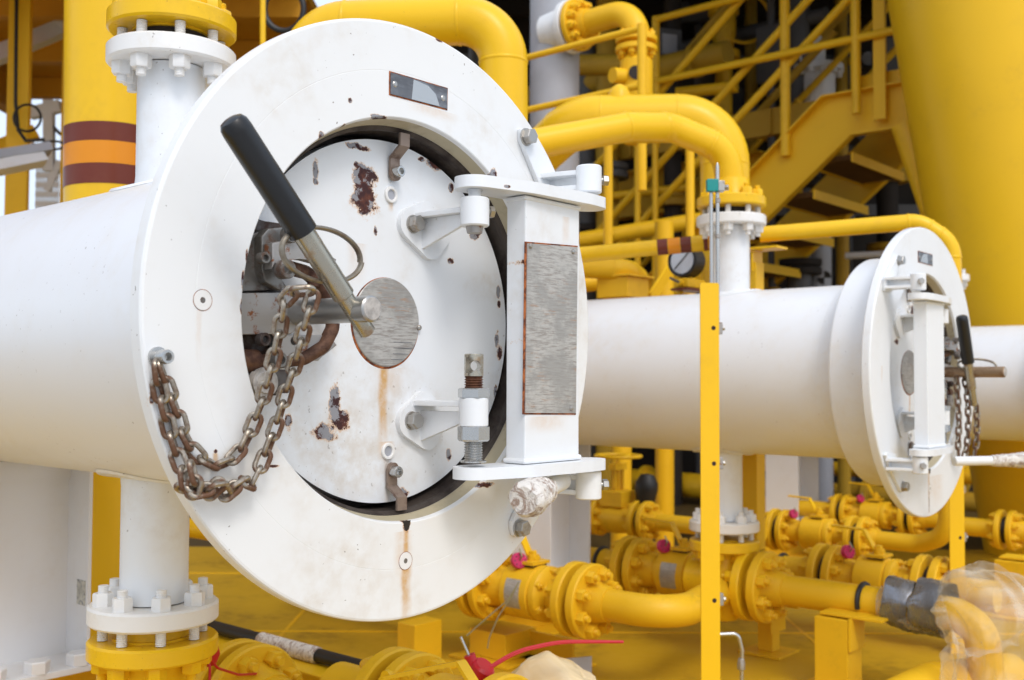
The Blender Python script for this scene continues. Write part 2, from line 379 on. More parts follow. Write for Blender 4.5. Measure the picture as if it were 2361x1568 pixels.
def hull(circles, n=10):
    """convex outline round circles (x, y, r)"""
    P = sorted({(round(x + r * math.cos(2 * PI * i / (4 * n)), 5), round(y + r * math.sin(2 * PI * i / (4 * n)), 5)) for x, y, r in circles for i in range(4 * n)})
    def half(ps):
        o = []
        for p in ps:
            while len(o) > 1 and (o[-1][0] - o[-2][0]) * (p[1] - o[-2][1]) - (o[-1][1] - o[-2][1]) * (p[0] - o[-2][0]) <= 0: o.pop()
            o.append(p)
        return o[:-1]
    return half(P) + half(P[::-1])

# ================================================================== setting
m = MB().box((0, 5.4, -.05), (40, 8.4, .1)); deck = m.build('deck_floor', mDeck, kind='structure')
mDeckG = paint('low_bounce_deck_grey', (.42, .43, .44), rough=.55, amt=.4, stain=(.2, .15, .1), sc=1.2); mDeckB = paint('deck_paint_baked_shade', (.10, .065, .02), rough=.6, amt=.6, stain=(.04, .03, .02), sc=1.2)  # grey against yellow bounce; back deck has shade put into its dark colour
MB().box((0, -7.9, -.05), (40, 18.2, .1)).build('front_deck', mDeckG, kind='structure'); MB().box((0, 17.3, -.05), (40, 15.4, .1)).build('back_deck', mDeckB, kind='structure')  # front deck is unseen, made grey to cut yellow bounce light
m = MB()
for k in range(9): m.box((-6 + k * 1.55, 5.4, .0015), (.022, 8.3, .003))
for k in range(4): m.box((0, 2.6 + k * 1.9, .0025), (26, .022, .005))
m.build('deck_plate_seams', mYd, kind='structure')
m = MB().box((0, 0, -20), (3000, 3000, .2)); m.build('sea_water', mSea, kind='structure')

# ================================================================== pressure vessels with closure doors
def vessel(C, label, M=1, L=4.6, bolts=True, mr=mRing, md=mDoor, full=True):
    t = thing('pressure_vessel', label, 'vessel', C, TH, 'white horizontal pressure vessels')
    Yv = Vector((0, 1, 0)); O = Vector((0, 0, 0))
    X = lambda v: Vector((v[0] * M, v[1], v[2]))
    MB().lathe([(.435, .30), (.435, L), (0, L)], O, Yv, 128).build('barrel', mBar, t)
    pr = []
    for k in range(14): pr.append((.4375 + .007 * (1 - k / 13) + .0006 * math.sin(k * 2.4), .255 + k * .0075))
    pr.append((.4368, .355)); pr.append((.4352, .356)); pr.append((.433, .36)); MB().lathe(pr, O, Yv, 128).build('weld_bead', mBar, t)
    MB().lathe([(.470, .03), (.555, .035), (.555, .238), (.549, .250), (.535, .256), (.44, .258)], O, Yv, 128).build('hub', mBar, t)
    g = .575
    MB().lathe([(.466, .012), (.4685, .002), (.4710, 0), (g - .0010, 0), (g, .0004), (g + .0010, 0), (.683, 0), (.6875, .0015), (.690, .006), (.690, .036), (.686, .040), (.53, .040)], O, Yv, 256).build('closure_ring', mr, t, ang=12)
    MB().lathe([(.4664, .0118), (.460, .040), (.457, .044)], O, Yv, 192).build('bore_lip', mBore, t)
    MB().lathe([(.4565, .0437), (.4475, .052), (.4475, .064), (.452, .068), (.4455, .095), (.4455, .16), (0, .16)], O, Yv, 192).build('locking_band', mBand, t)
    # door with a notch on the lock side
    poly = []; zt, zb, xn = .197, -.172, -.318; N = 200
    a1 = math.asin(zt / .431); a2 = math.asin(zb / .431)
    for i in range(N + 1):
        a = -(PI + a2) + (2 * PI - (a1 - a2)) * 0 if 0 else None
    th0 = PI - a1; th1 = -(PI + a2)          # top edge of notch -> clockwise through the right side -> bottom edge
    for i in range(N + 1):
        a = th0 + (th1 - th0) * i / N; poly.append((.431 * math.cos(a) * M, .431 * math.sin(a)))
    poly += [((xn + .01) * M, zb), (xn * M, zb + .01), (xn * M, zt - .01), ((xn + .01) * M, zt)]
    dr = MB().prism(poly, (0, .087, 0), (1, 0, 0), (0, 0, 1), (0, .05, 0), bev=.004).build('door', md, t, ang=40)
    cx, cz = (-.002, -.003)
    MB().lathe([(0, -.004), (.104, -.004), (.106, -.0025), (.106, .001)], (cx, .087, cz), Yv, 64).build('round_nameplate', mPlate, t)
    MB().lathe([(.104, -.0014), (.1085, -.001), (.110, .0007)], (cx - .001, .087, cz - .0025), Yv, 64).build('rust_edge', mRustE, t)
    for s in (1, -1):
        x, z = (.102 * s, -.012) if s > 0 else (-.101, .01)
        MB().lathe([(0, -.012), (.004, -.011), (.0065, -.008), (.0065, -.003)], (x * M, .087, z), Yv, 16).build('rivet', mStl2, t)
    for (x, z) in ((.008, .304), (.005, -.31)):   # jacking holes with raised rims
        MB().lathe([(.0125, .004), (.0125, -.004), (.014, -.0055), (.0185, -.0055), (.020, -.004), (.020, .002)], (x * M, .086, z), Yv, 28).build('port_rim', mWf, t)
        MB().lathe([(0, -.0015), (.0126, -.0015)], (x * M, .087, z), Yv, 28).build('port_plug', mGreyL, t)
    # engraving lines on the round plate
    for (x, z, wd) in ((.05, -.050, .062), (.05, -.064, .062), (.043, -.078, .05), (.03, -.092, .036)):
        MB().box((x * M, .0828, z), (wd, .001, .0012)).build('engraved_line', mPlateD, t)
    # strap clips top and bottom
    for s in (1, -1):
        m = MB(); x0 = .012 * M; pth = [(.044, .447), (.044, .418), (.078, .392), (.078, .350)]
        th = .0035; poly2 = []
        L2 = [Vector((a, 0, b * s)) for a, b in pth]; offs = []
        for i in range(len(L2)):
            tt = (L2[min(i + 1, 3)] - L2[max(i - 1, 0)]).normalized(); offs.append(Vector((tt.z, 0, -tt.x)) * th)
        P1 = [p + o for p, o in zip(L2, offs)]; P2 = [p - o for p, o in zip(L2, offs)]
        poly2 = [(p.x, p.z) for p in P1] + [(p.x, p.z) for p in P2[::-1]]
        m.prism(poly2, (x0 - .015, 0, 0), (0, 1, 0), (0, 0, 1), (.030, 0, 0))
        m.lathe([(0, .0705), (.0155, .0705), (.0155, .080)], (x0, 0, .352 * s), Yv, 24)
        c = m.build('strap_clip', mClip, t)
        m = MB(); sb(m, (x0, .072, .358 * s), (0, -1, 0), .0135, .020); m.build('socket_screw', mStl, c)
    # countersunk plugs in the ring face
    for (x, z) in ((-.559, .012), (-.015, -.557)):
        m = MB().lathe([(.006, .003), (.006, -.001), (.0195, -.001), (.0205, .0005)], (x * M, 0, z), Yv, 30); m.build('plug_screw', mWf, t)
        MB().lathe([(0, .0001 - .0005), (.006, -.0005)], (x * M, 0, z), Yv, 12).build('screw_socket', mMechG, t)
        MB().lathe([(.0204, -.0006), (.0213, -.0006), (.0213, .0005)], (x * M, 0, z), Yv, 30).build('rust_edge', mRustE, t)
    # ring nameplate
    m = MB(); pl = [(-.076, .516), (.109, .518), (.110, .567), (-.076, .566)]
    m.prism([(a * M, b) for a, b in pl], (0, -.003, 0), (1, 0, 0), (0, 0, 1), (0, .004, 0)); npl = m.build('nameplate', mPlateD, t)
    m = MB(); pl2 = [(-.010, .517), (.083, .5185), (.070, .545), (.045, .560), (-.004, .565)]
    m.prism([(a * M, b) for a, b in pl2], (0, -.0036, 0), (1, 0, 0), (0, 0, 1), (0, .002, 0)); m.build('polished_patch', mStl, npl)
    m = MB().prism([(a * M, b) for a, b in [(-.079, .513), (.112, .515), (.113, .570), (-.079, .569)]], (0, -.0012, 0), (1, 0, 0), (0, 0, 1), (0, .002, 0)); m.build('rust_edge', mRustE, npl)
    for x in (-.062, .096):
        MB().lathe([(0, -.0055), (.005, -.005), (.0075, -.003)], (x * M, 0, .5415), Yv, 16).build('rivet', mStl2, npl)
    MB().prism([(-.024 * M, -.4655), (.000 * M, -.4655), (-.003 * M, -.478), (-.006 * M, -.486), (-.014 * M, -.489), (-.019 * M, -.482)], (0, -.0006, 0), (1, 0, 0), (0, 0, 1), (0, .002, 0)).build('drain_slot', mDark, t)
    if not full: nozzles(t, C); return t
    # ---------------- hinge: lugs on the ring, post with two plates, lugs on the door
    PL, PR = Vector((.105, -.100, 0)), Vector((.50, -.140, 0)); ZU, ZL = .322, -.356
    hp = MB(); hp.box(((.3325) * M, -.125, (ZU + ZL) / 2), (.215, .062, ZU - ZL - .03), bev=.006)
    hp.box((.3325 * M, -.125, ZU - .022), (.222, .068, .012), bev=.005); hp.box((.3325 * M, -.125, ZL + .022), (.226, .072, .014), bev=.006)
    post = hp.build('hinge_post', mWp if M > 0 else mW, t)
    hu = hull([(PL.x, PL.y, .048), (PR.x, PR.y, .044), (.235, -.138, .042), (.45, -.150, .040)])
    for z in (ZU, ZL):
        MB().prism([(a * M, b) for a, b in hu], (0, 0, z - .014), (1, 0, 0), (0, 1, 0), (0, 0, .028), bev=.005).build('hinge_plate', mWp if M > 0 else mW, t)
    if M > 0:
        y = -.158
        q = [D(1215, 561, y), D(1331, 570, y), D(1327, 953, y), D(1210, 952, y)]
        MB().prism(q, (0, -.1565, 0), (1, 0, 0), (0, 0, 1), (0, -.003, 0)).build('etched_nameplate', mPlate, post)
        cxx = sum(a for a, b in q) / 4; czz = sum(b for a, b in q) / 4
        qe = [(cxx - .0025 + (a - cxx) * 1.05, czz + (b - czz) * 1.018) for a, b in q]
        MB().prism(qe, (0, -.1560, 0), (1, 0, 0), (0, 0, 1), (0, -.0015, 0)).build('rust_edge', mRustE, post)
        for (u, v) in ((1223, 567), (1321, 580), (1317, 941)):
            a, b = D(u, v, -.16); MB().lathe([(0, -.0075), (.0045, -.0065), (.0065, -.003), (.0065, 0)], (a, -.158, b), Yv, 16).build('rivet', mStl2, post)
    else:
        MB().box((.3325 * M + .1090, -.125, -.02), (.003, .05, .5)).build('etched_nameplate', mMech, post)
    for s, zl in ((1, .255), (-1, -.215)):
        # door lug
        if s > 0: pad = [(.030, .250), (.045, .285), (.10, .305), (.165, .300), (.205, .255), (.195, .205), (.155, .165), (.125, .155), (.10, .165), (.040, .220)]
        else: pad = [(.025, -.235), (.040, -.200), (.10, -.165), (.155, -.165), (.185, -.205), (.185, -.265), (.150, -.305), (.118, -.312), (.040, -.270)]
        pad = hull([(.069, .240, .040), (.12, .262, .040), (.160, .235, .044), (.135, .198, .040)] if s > 0 else [(.070, -.241, .040), (.115, -.208, .040), (.145, -.232, .042), (.128, -.272, .040)])
        lug = MB().prism([(a * M, b) for a, b in pad], (0, .088, 0), (1, 0, 0), (0, 0, 1), (0, -.016, 0), bev=.005)
        lug.prism([(.075 * M, .075), (.150 * M, .075), (.125 * M, -.095), (.085 * M, -.095)], (0, 0, zl - (.0 if s > 0 else -.012)), (1, 0, 0), (0, 1, 0), (0, 0, .013), bev=.002)
        lug.prism([(.075, zl), (-.085, zl), (-.085, zl - .02), (.075, zl - .075)], (.100 * M, 0, 0), (0, 1, 0), (0, 0, 1), (.012 * M, 0, 0), bev=.002)
        lug.cyl((PL.x * M, PL.y, zl - .034), (PL.x * M, PL.y, zl + .034), .0345, 36, .003); lg = lug.build('door_lug', mW, t)
        m = MB(); m.lathe([(0, 0), (.023, 0), (.022, .004), (.0, .004)], (.070 * M, .072, .239 * s), -Yv, 24); m.hexa((.070 * M, .069, .239 * s), (0, -1, 0), .036, .022, .35); m.build('hex_bolt', mStl2, lg)
        if s > 0:
            m = MB().cyl((PL.x * M, PL.y, zl + .03), (PL.x * M, PL.y, ZU - .012), .015, 24); m.lathe([(.015, .0), (.019, .002), (.019, .0)], (PL.x * M, PL.y, ZU - .017), (0, 0, 1), 24); m.build('hinge_pin', mW, lg)
            MB().cyl((PL.x * M, PL.y, zl - .034), (PL.x * M, PL.y, zl - .050), .021, 20, r1=.018).build('chipped_pin_end', mMech, lg)
            m = MB(); m.cyl((PL.x * M + .030 * M, PL.y - .010, zl + .004), (PL.x * M + .041 * M, PL.y - .0135, zl + .004), .009, 14); m.hexa((PL.x * M + .036 * M, PL.y - .012, zl + .004), (.95 * M, -.3, 0), .026, .012); m.build('set_bolt', mStl2, lg)
        else:
            x, y = PL.x * M, PL.y
            pr = [(.0, .145), (.0205, .145), (.022, .143), (.022, .088)]
            st = MB(); 
            # top eye: drilled head
            k = 20
            st.lathe([(.0225, .128), (.0225, .134), (.021, .136), (0, .136)], (x, y, zl), (0, 0, 1), 32)
            st.lathe([(.0225, .084), (.0225, .091)], (x, y, zl), (0, 0, 1), 32)
            eye = [] ; hr = .0125; zc = zl + .108
            dv = Vector((-.55 * M, -.83, 0)).normalized(); sv = Vector((dv.y, -dv.x, 0))
            n1 = 24; oA = []; oB = []; iA = []; iB = []
            for i in range(n1):       # square sleeve with a round bore, edges on the cylinder
                a = 2 * PI * i / n1; ca, sa = math.cos(a), math.sin(a)
                q = .0215 / max(abs(ca), abs(sa)); hx, hz = q * ca, q * sa
                hz = max(-.0205, min(.0205, hz)); dep = math.sqrt(max(.0225 ** 2 - hx ** 2, 1e-6)); dpi = math.sqrt(.0225 ** 2 - (hr * ca) ** 2)
                base = Vector((x, y, zc))
                oA.append(st.bm.verts.new(base + sv * hx + Vector((0, 0, hz)) + dv * dep)); oB.append(st.bm.verts.new(base + sv * hx + Vector((0, 0, hz)) - dv * dep))
                iA.append(st.bm.verts.new(base + sv * hr * ca + Vector((0, 0, hr * sa)) + dv * dpi)); iB.append(st.bm.verts.new(base + sv * hr * ca + Vector((0, 0, hr * sa)) - dv * dpi))
            for i in range(n1):
                j = (i + 1) % n1
                for q4 in ((oA[i], oA[j], iA[j], iA[i]), (oB[j], oB[i], iB[i], iB[j]), (iA[i], iA[j], iB[j], iB[i]), (oA[j], oA[i], oB[i], oB[j])): st.f(q4)
            st.build('eye_head', mLev, lg)
            th = MB(); pr = []; z = .052
            while z < .086: pr += [(.0225, z), (.0185, z + .003)]; z += .006
            th.lathe(pr, (x, y, zl), (0, 0, 1), 28); th.build('rusty_thread', mRustThread, lg)
            th = MB(); pr = []; z = -.112
            while z < -.06: pr += [(.0225, z), (.0190, z + .003)]; z += .006
            th.lathe(pr, (x, y, zl), (0, 0, 1), 28); th.lathe([(.030, -.117), (.031, -.113), (.0, -.111)], (x, y, zl), (0, 0, 1), 28); th.build('steel_thread', mStl, lg)
            MB().hexa((x, y, zl + .034), (0, 0, 1), .066, .022, .5).build('hex_nut', mStl, lg)
            MB().hexa((x, y, zl - .034), (0, 0, -1), .066, .034, .5).build('hex_nut', mStl, lg)
        # ring lug
        zr = .385 if s > 0 else -.410
        padr = [(.372, .515), (.392, .522), (.414, .508), (.50, .445), (.545, .395), (.545, .350), (.47, .350), (.373, .488)]
        if s < 0: padr = [(.345, -.520), (.352, -.537), (.372, -.545), (.392, -.538), (.50, -.445), (.560, -.37), (.545, -.36), (.44, -.37), (.345, -.500)]
        rl = MB().prism([(a * M, b) for a, b in padr], (0, .0005, 0), (1, 0, 0), (0, 0, 1), (0, -.016, 0), bev=.005)
        rl.prism([(.45 * M, -.01), (.553 * M, -.01), (.522 * M, -.13), (.48 * M, -.13)], (0, 0, zr - .026), (1, 0, 0), (0, 1, 0), (0, 0, .013), bev=.002)
        rl.prism([(.45 * M, -.01), (.553 * M, -.01), (.522 * M, -.13), (.48 * M, -.13)], (0, 0, zr + .013), (1, 0, 0), (0, 1, 0), (0, 0, .013), bev=.002)
        rl.box((.503 * M, -.065, zr), (.014, .125, .030)); rl.cyl((PR.x * M, PR.y, zr - .036), (PR.x * M, PR.y, zr + .036), .0335, 36, .003)
        rg = rl.build('ring_lug', mW if s > 0 else mRing if M > 0 else mW, t)
        bz = (.497 if s > 0 else -.519); bx = .392 if s > 0 else .370
        m = MB(); m.lathe([(0, 0), (.024, 0), (.023, .004), (.0, .004)], (bx * M, -.0155, bz), -Yv, 24); m.hexa((bx * M, -.019, bz), (0, -1, 0), .036, .022, .2); m.build('hex_bolt', mStl2, rg)
        m = MB(); dd = Vector((.80 * M, -.6, 0)); p = Vector((PR.x * M, PR.y, zr)) + dd * .03; m.cyl(p, p + dd * .012, .008, 14); m.hexa(p + dd * .008, dd, .025, .014, .3); m.build('set_bolt', mStl2, rg)
    # ---------------- lock mechanism in the notch
    def P(u, v, y): 
        a, b = D(u, v, y); return (a * M, b)
    lk = MB(); lk.prism([P(u, v, .03) for u, v in [(540, 676), (700, 673), (712, 690), (702, 745), (672, 770), (540, 772)]], (0, .03, 0), (1, 0, 0), (0, 0, 1), (0, .05, 0), bev=.003)
    lk = lk.build('lock_block', mMech, t)
    m = MB().box((-.385 * M, .105, .01), (.125, .07, .37)); m.build('cavity_shade_box', mMechD, lk)  # dark box added to stand for the shade inside the lock cavity
    m = MB().prism([P(u, v, .045) for u, v in [(565, 545), (608, 530), (608, 640), (655, 668), (560, 672)]], (0, .045, 0), (1, 0, 0), (0, 0, 1), (0, .03, 0), bev=.003); m.build('side_plate', mMechG, lk)
    m = MB().prism([P(u, v, .02) for u, v in [(603, 545), (618, 527), (660, 523), (694, 538), (694, 560), (648, 580), (640, 600), (643, 636), (662, 660), (646, 670), (612, 650), (603, 620)]], (0, .02, 0), (1, 0, 0), (0, 0, 1), (0, .05, 0), bev=.005); m.build('clevis', mMechG, lk)
    m = MB().prism([P(u, v, -.01) for u, v in [(628, 560), (690, 548), (725, 555), (752, 585), (778, 598), (770, 610), (728, 605), (690, 592), (640, 602), (628, 620)]], (0, -.01, 0), (1, 0, 0), (0, 0, 1), (0, .03, 0), bev=.004); m.build('link_arm', mMech, lk)
    for (u, v, y, r, h) in ((660, 543, .0, .017, .022), (648, 622, -.005, .020, .026), (600, 783, .035, .014, .02), (636, 830, .0, .016, .02), (600, 596, .01, .012, .02)):
        a, b = P(u, v, y); m = MB(); sb(m, (a, y, b), (0, -1, 0), r, h); m.build('pivot_pin', mMechG if v != 783 else mMechD, lk)
    m = MB().prism([P(u, v, .03) for u, v in [(640, 772), (750, 772), (762, 776), (778, 796), (752, 812), (735, 832), (640, 834)]], (0, .03, 0), (1, 0, 0), (0, 0, 1), (0, .03, 0), bev=.003); m.build('lower_plate', mMech, lk)
    a, b = P(678, 786, .03); MB().lathe([(0, -.001), (.009, -.001)], (a, .03, b), Yv, 20).build('drilled_hole', mDark, lk)
    pth = [(530, 833, .055), (640, 833, .045), (700, 826, .035), (745, 800, .03), (768, 755, .03), (762, 700, .03), (738, 655, .03), (705, 628, .03), (668, 618, .02)]
    Pp = []
    for u, v, y in pth: a, b = P(u, v, y); Pp.append(Vector((a, y, b)))
    m = MB().tube(bend(Pp, .03, 6), .0155, 18); m.tube([Pp[0], Pp[0].lerp(Pp[1], .55)], .0245, 20); m.build('bent_rod', mRust, lk)
    a, b = P(735, 640, .0); MB().cyl((a, .02, b - .018), (a, .02, b + .012), .012, 16).build('rod_collar', mRust, lk)
    a, b = P(614, 882, .02); MB().lathe([(0, 0), (.006, 0), (.007, -.002), (.022, -.002), (.024, .002), (.031, .002), (.032, .02)], (a, .02, b), Yv, 32).build('washer_disc', mTapeW, lk)
    m = MB().box((-.37 * M, .05, -.145), (.09, .04, .05), bev=.004); m.build('lower_block', mMechD, lk)
    nozzles(t, C)
    return t
def sb(m, p, d, r, h):
    """socket head screw standing on p"""
    x, y, d = frame(d); p = Vector(p); n = 24
    m.lathe([(r * 1.0, 0), (r, h * .92), (r * .92, h), (r * .58, h), (r * .50, h * .55), (0, h * .5)], p, d, n)
def nozzles(t, C):
    for s, yv, zz in ((1, 1.05, .81), (-1, 1.10, -.82)):
        pad = MB(); 
        # reinforcement pad wrapped on the barrel
        n = 40; rr = []
        for k, rad in enumerate((.10, .165, .172)):
            ring = []
            for i in range(n):
                a = 2 * PI * i / n; x = rad * math.cos(a); y = yv + rad * math.sin(a); h = (.435, .435, .428)[k] + .008; 
                ring.append(pad.bm.verts.new((x, y, s * math.sqrt(max(h * h - x * x, 0)))))
            rr.append(ring)
        for a, b in zip(rr, rr[1:]):
            for i in range(n): pad.f([a[i], a[(i + 1) % n], b[(i + 1) % n], b[i]])
        nz = pad.lathe([(.103, .40), (.098, .46), (.098, abs(zz) - .02)], (0, yv, 0), (0, 0, s), 48).build('nozzle', mW, t)
        flange(t, (0, yv, zz + s * .045), (0, 0, -s), .187, .062, mWf, 8, world=False, name='nozzle_flange', studs=.034, rneck=.1, af=.052)
mLabel = plate_mat('worn_label_print', (.62, .60, .52), (.16, .17, .20), (.4, .36, .28), 60, 60, .0)
mRustThread = metal('rust_thread', (.20, .09, .05), (.08, .03, .015), .4, .6, 60, .5, .6)
mTapeW = plain('dirty_white_washer', (.50, .47, .44), .6, sc=40, var=.5)
CHP = [D(u, v, -.156) + (rx, rz) for u, v, rx, rz in [(1208, 604, .006, .008), (1206, 790, .006, .010), (1197, 1034, .004, .009)]]
mWp = paint('white_paint_hinge', WHITE, amt=.35, speck=.35, chips=CHP + [D(1162, 431, -.15) + (.007, .004)], streaks=[D(1305, 500, -.156) + (.02, .10, .3), D(1260, 960, -.156) + (.10, .05, .35)])

v1 = vessel(C1, 'large white vessel in front with big round closure door, black-gripped lever and chain')
v2 = vessel(C2, 'middle white vessel whose door faces right behind the yellow angle post', M=-1, mr=mW2, md=mDoor2, L=4.4)
v3 = vessel(C3, 'far white vessel barrel running out of the picture at the right edge', full=False, mr=mW2, md=mDoor2, L=3.4)

# ------------------------------------------------------------------ levers, rings, chains
def W(C, p): return C + EX * p[0] + EY * p[1] + EZ * p[2]
mRing2 = metal('tarnished_ring_steel', (.28, .25, .20), (.12, .08, .05), .4, .7, 20, .28, .9, bumpy=.1)
mRustShaft = metal('brown_shaft_steel', (.34, .23, .14), (.16, .07, .03), .45, .7, 14, .38, .7, bumpy=.1)
mShaft = metal('grey_shaft_steel', (.40, .395, .38), (.26, .14, .07), .56, .80, 11, .30, bumpy=.05)
def lever_set(C, tip, gtop, shaft0, shaft1, rod_r, label_l, label_r, ringc, ringr, ax1, ax2, hole=True, grip_frac=.50):
    t = thing('locking_lever', label_l, 'lever', W(C, shaft1), TH, 'black gripped locking levers')
    lo = Vector(shaft1)
    def L(p): return Vector(p) - lo
    tp, gp = L(tip), L(gtop); d = (gp - tp)
    MB().cyl(L(shaft0), L(shaft1), .0265, 36, .003).build('shaft', mShaft if C is C1 else mRustShaft, t)
    MB().lathe([(0, 0.0004), (.002, .0004), (.002, .0012), (.022, .0012), (.023, 0)], L(shaft1), Vector(shaft1) - Vector(shaft0), 28).build('shaft_end', mTapeW, t)
    m = MB(); a = tp + d * .10
    m.cyl(tp, tp + d * .22, rod_r * .80, 28, .003); m.cyl(tp + d * .190, tp + d * .62, rod_r, 32, .002); m.build('rod', mLev, t)
    g0, g1 = tp + d * (1 - grip_frac), gp; k = rod_r * 1.30; n = d.normalized(); Lg = (g1 - g0).length
    MB().lathe([(rod_r, .0), (k, 0), (k * 1.0, .004), (k * .98, Lg - k * .9), (k * .93, Lg - k * .45), (k * .75, Lg - k * .15), (k * .45, Lg - .001), (0, Lg)], g0, n, 36).build('grip', mBlk, t)
    # split key ring through the lever
    rg = []
    u, v = Vector(ax1), Vector(ax2)
    for i in range(97):
        a = 2 * PI * 2 * i / 96; off = u.cross(v).normalized() * (.0045 * (i / 48 - 1))
        rg.append(u * math.cos(a) + v * math.sin(a) + off)
    o = thing('split_ring', label_r, 'ring', W(C, ringc), TH, 'split rings through the levers')
    MB().tube(rg, .0046, 10).build('wire_coil', mRing2, o)
    return t
lever_set(C1, (-.281, -.165, -.046), (-.619, -.170, .329), (-.308, .06, .002), (-.311, -.212, .000), .0225,
          'large black-gripped lever crossing the steel shaft on the front door', 'steel split ring through the lever of the front door',
          tuple(D3(744, 588, -.158)), 0, (.098, .0, -.006), (.004, -.004, .052))

def link_mesh(pitch, wr, hw):
    key = ('lk', pitch)
    if key not in _nut:
        a = pitch / 2 ; pts = []
        hl = a + wr * .9 - hw
        for i in range(13): t_ = -PI / 2 + PI * i / 12; pts.append(Vector((hl + hw * math.cos(t_), hw * math.sin(t_), 0)))
        for i in range(13): t_ = PI / 2 + PI * i / 12; pts.append(Vector((-hl + hw * math.cos(t_), hw * math.sin(t_), 0)))
        o = MB().tube(pts, wr, 10, closed=True).build('link', mChain); _nut[key] = o.data; bpy.data.objects.remove(o)
    return _nut[key]
def chain(C, label, paths, pitch, wr, hw, jit=.12, yoff=0):
    base = Vector(paths[0][0]); t = thing('chain', label, 'chain', W(C, base), TH, 'rusty steel chains on the locks'); me = link_mesh(pitch, wr, hw); rnd = random.Random(3)
    for path in paths:
        P = [Vector(p) for p in path]; Q = []
        for i in range(len(P) - 1):      # Catmull-Rom
            p0, p1, p2, p3 = P[max(i - 1, 0)], P[i], P[i + 1], P[min(i + 2, len(P) - 1)]
            for k in range(20):
                s = k / 20; Q.append(.5 * ((2 * p1) + (p2 - p0) * s + (2 * p0 - 5 * p1 + 4 * p2 - p3) * s * s + (3 * p1 - p0 - 3 * p2 + p3) * s ** 3))
        Q.append(P[-1]); acc = 0; nodes = [Q[0]]
        for a, b in zip(Q, Q[1:]):
            seg = (b - a).length
            while acc + seg >= pitch:
                f = (pitch - acc) / seg; a = a.lerp(b, f); nodes.append(a.copy()); seg = (b - a).length; acc = 0
            acc += seg
        for i, (a, b) in enumerate(zip(nodes, nodes[1:])):
            c = (a + b) / 2; x = (b - a).normalized(); up = Vector((0, -1, 0)); y = up.cross(x); y.normalize(); z = x.cross(y)
            ang = (PI * .25 if i % 2 else -PI * .25) + rnd.uniform(-jit, jit) * 2
            yy = y * math.cos(ang) + z * math.sin(ang); zz = x.cross(yy); c = c - base
            inst('link', me, t, Matrix(((x.x, yy.x, zz.x, c.x), (x.y, yy.y, zz.y, c.y), (x.z, yy.z, zz.z, c.z), (0, 0, 0, 1))))
    return t
def DP(l): return [D3(u, v, y) for u, v, y in l]
stA = DP([(366, 838, -.02), (382, 880, -.018), (398, 925, -.016), (412, 962, -.016), (424, 1005, -.016), (450, 1045, -.018), (485, 1072, -.02), (520, 1070, -.02), (560, 1030, -.022), (585, 975, -.03), (606, 920, -.05), (622, 860, -.07), (638, 800, -.085), (648, 745, -.10), (652, 700, -.12), (672, 674, -.145), (704, 672, -.165), (728, 668, -.175)])
stB = DP([(360, 838, -.022), (366, 890, -.018), (380, 945, -.018), (392, 1000, -.018), (408, 1050, -.018), (424, 1095, -.03), (428, 1142, -.03), (452, 1112, -.045), (474, 1146, -.03), (500, 1112, -.045), (528, 1146, -.03), (552, 1104, -.045), (574, 1124, -.03), (598, 1082, -.034), (620, 1025, -.04), (642, 965, -.055), (660, 900, -.075), (680, 840, -.10), (698, 770, -.135), (712, 715, -.16), (726, 665, -.17), (735, 640, -.175)])
stC = DP([(440, 1070, -.05), (450, 1110, -.055), (432, 1135, -.045), (478, 1128, -.055), (520, 1122, -.05)])
chain(C1, 'long rusty chain looped from the front ring bolt to the lever shaft', [stA, stB, stC], .0345, .0052, .0118)
t = thing('chain_anchor_bolt', 'socket head bolt holding the long chain on the front ring', 'bolt', W(C1, D3(362, 823, 0)), TH)
m = MB(); m.lathe([(0, 0), (.019, 0), (.019, .006), (0, .006)], (0, 0, 0), (0, -1, 0), 24); sb(m, (0, -.005, 0), (0, -1, 0), .0135, .034); m.build('bolt_head', mStl, t)

# taped handle bars resting below the hinges
def taped_bar(C, p0, p1, r, label, big):
    t = thing('taped_handle_bar', label, 'handle bar', W(C, p0), TH, 'white handle bars with taped ends'); p0 = Vector(p0); q = Vector(p1) - p0
    MB().cyl((0, 0, 0), q, r, 28, .002).build('bar', mW, t)
    n = 34; P = [q * (.40 + .64 * i / n) for i in range(n + 1)]; rs = [r * 1.05 + (big - r) * math.sin(min(1, i / n * 1.35) * PI / 2) * (1 if i < n - 2 else (.9, .72, .4)[i - n + 2]) + .0015 * math.sin(i * 2.1) for i in range(n + 1)]
    from mathutils import noise as mn
    m = MB().tube(P, r, 48, rs=rs)
    for v in m.bm.verts: v.co += mn.noise_vector(v.co * 34) * .0045 + mn.noise_vector(v.co * 90) * .0025
    m.build('taped_end', mTape, t)
    return t
a = D3(1297, 1108, -.10); b = D3(1212, 1152, -.20)
taped_bar(C1, a, b, .0235, 'white bar with a bulging frayed tape end below the front hinge', .041)

# vessel 2: its lock sits on the right side, lever upright, shaft sticking out
def M2(x, y, z): return (x, y, z)
lever_set(C2, (.357, -.10, -.165), (.185, -.10, .275), (.32, .10, .0), (.31, -.262, .0), .0225,
          'small upright black-gripped lever beside the round door of the middle vessel', 'split ring on the lever of the middle vessel',
          (.325, -.125, .035), 0, (.05, -.075, 0), (.01, .01, .03), grip_frac=.52)
z0 = [(.30, -.035, -.02), (.30, -.04, -.12), (.30, -.045, -.24), (.30, -.04, -.34), (.30, -.04, -.42)]
z1 = [(.33, -.06, .0), (.33, -.075, -.10), (.33, -.08, -.22), (.33, -.075, -.34), (.32, -.06, -.43)]
z2 = [(.365, -.11, -.16), (.365, -.11, -.24), (.36, -.11, -.33), (.35, -.10, -.42)]
chain(C2, 'thin hanging chain beside the lever of the middle vessel', [z0, z1, z2], .036, .0055, .012)
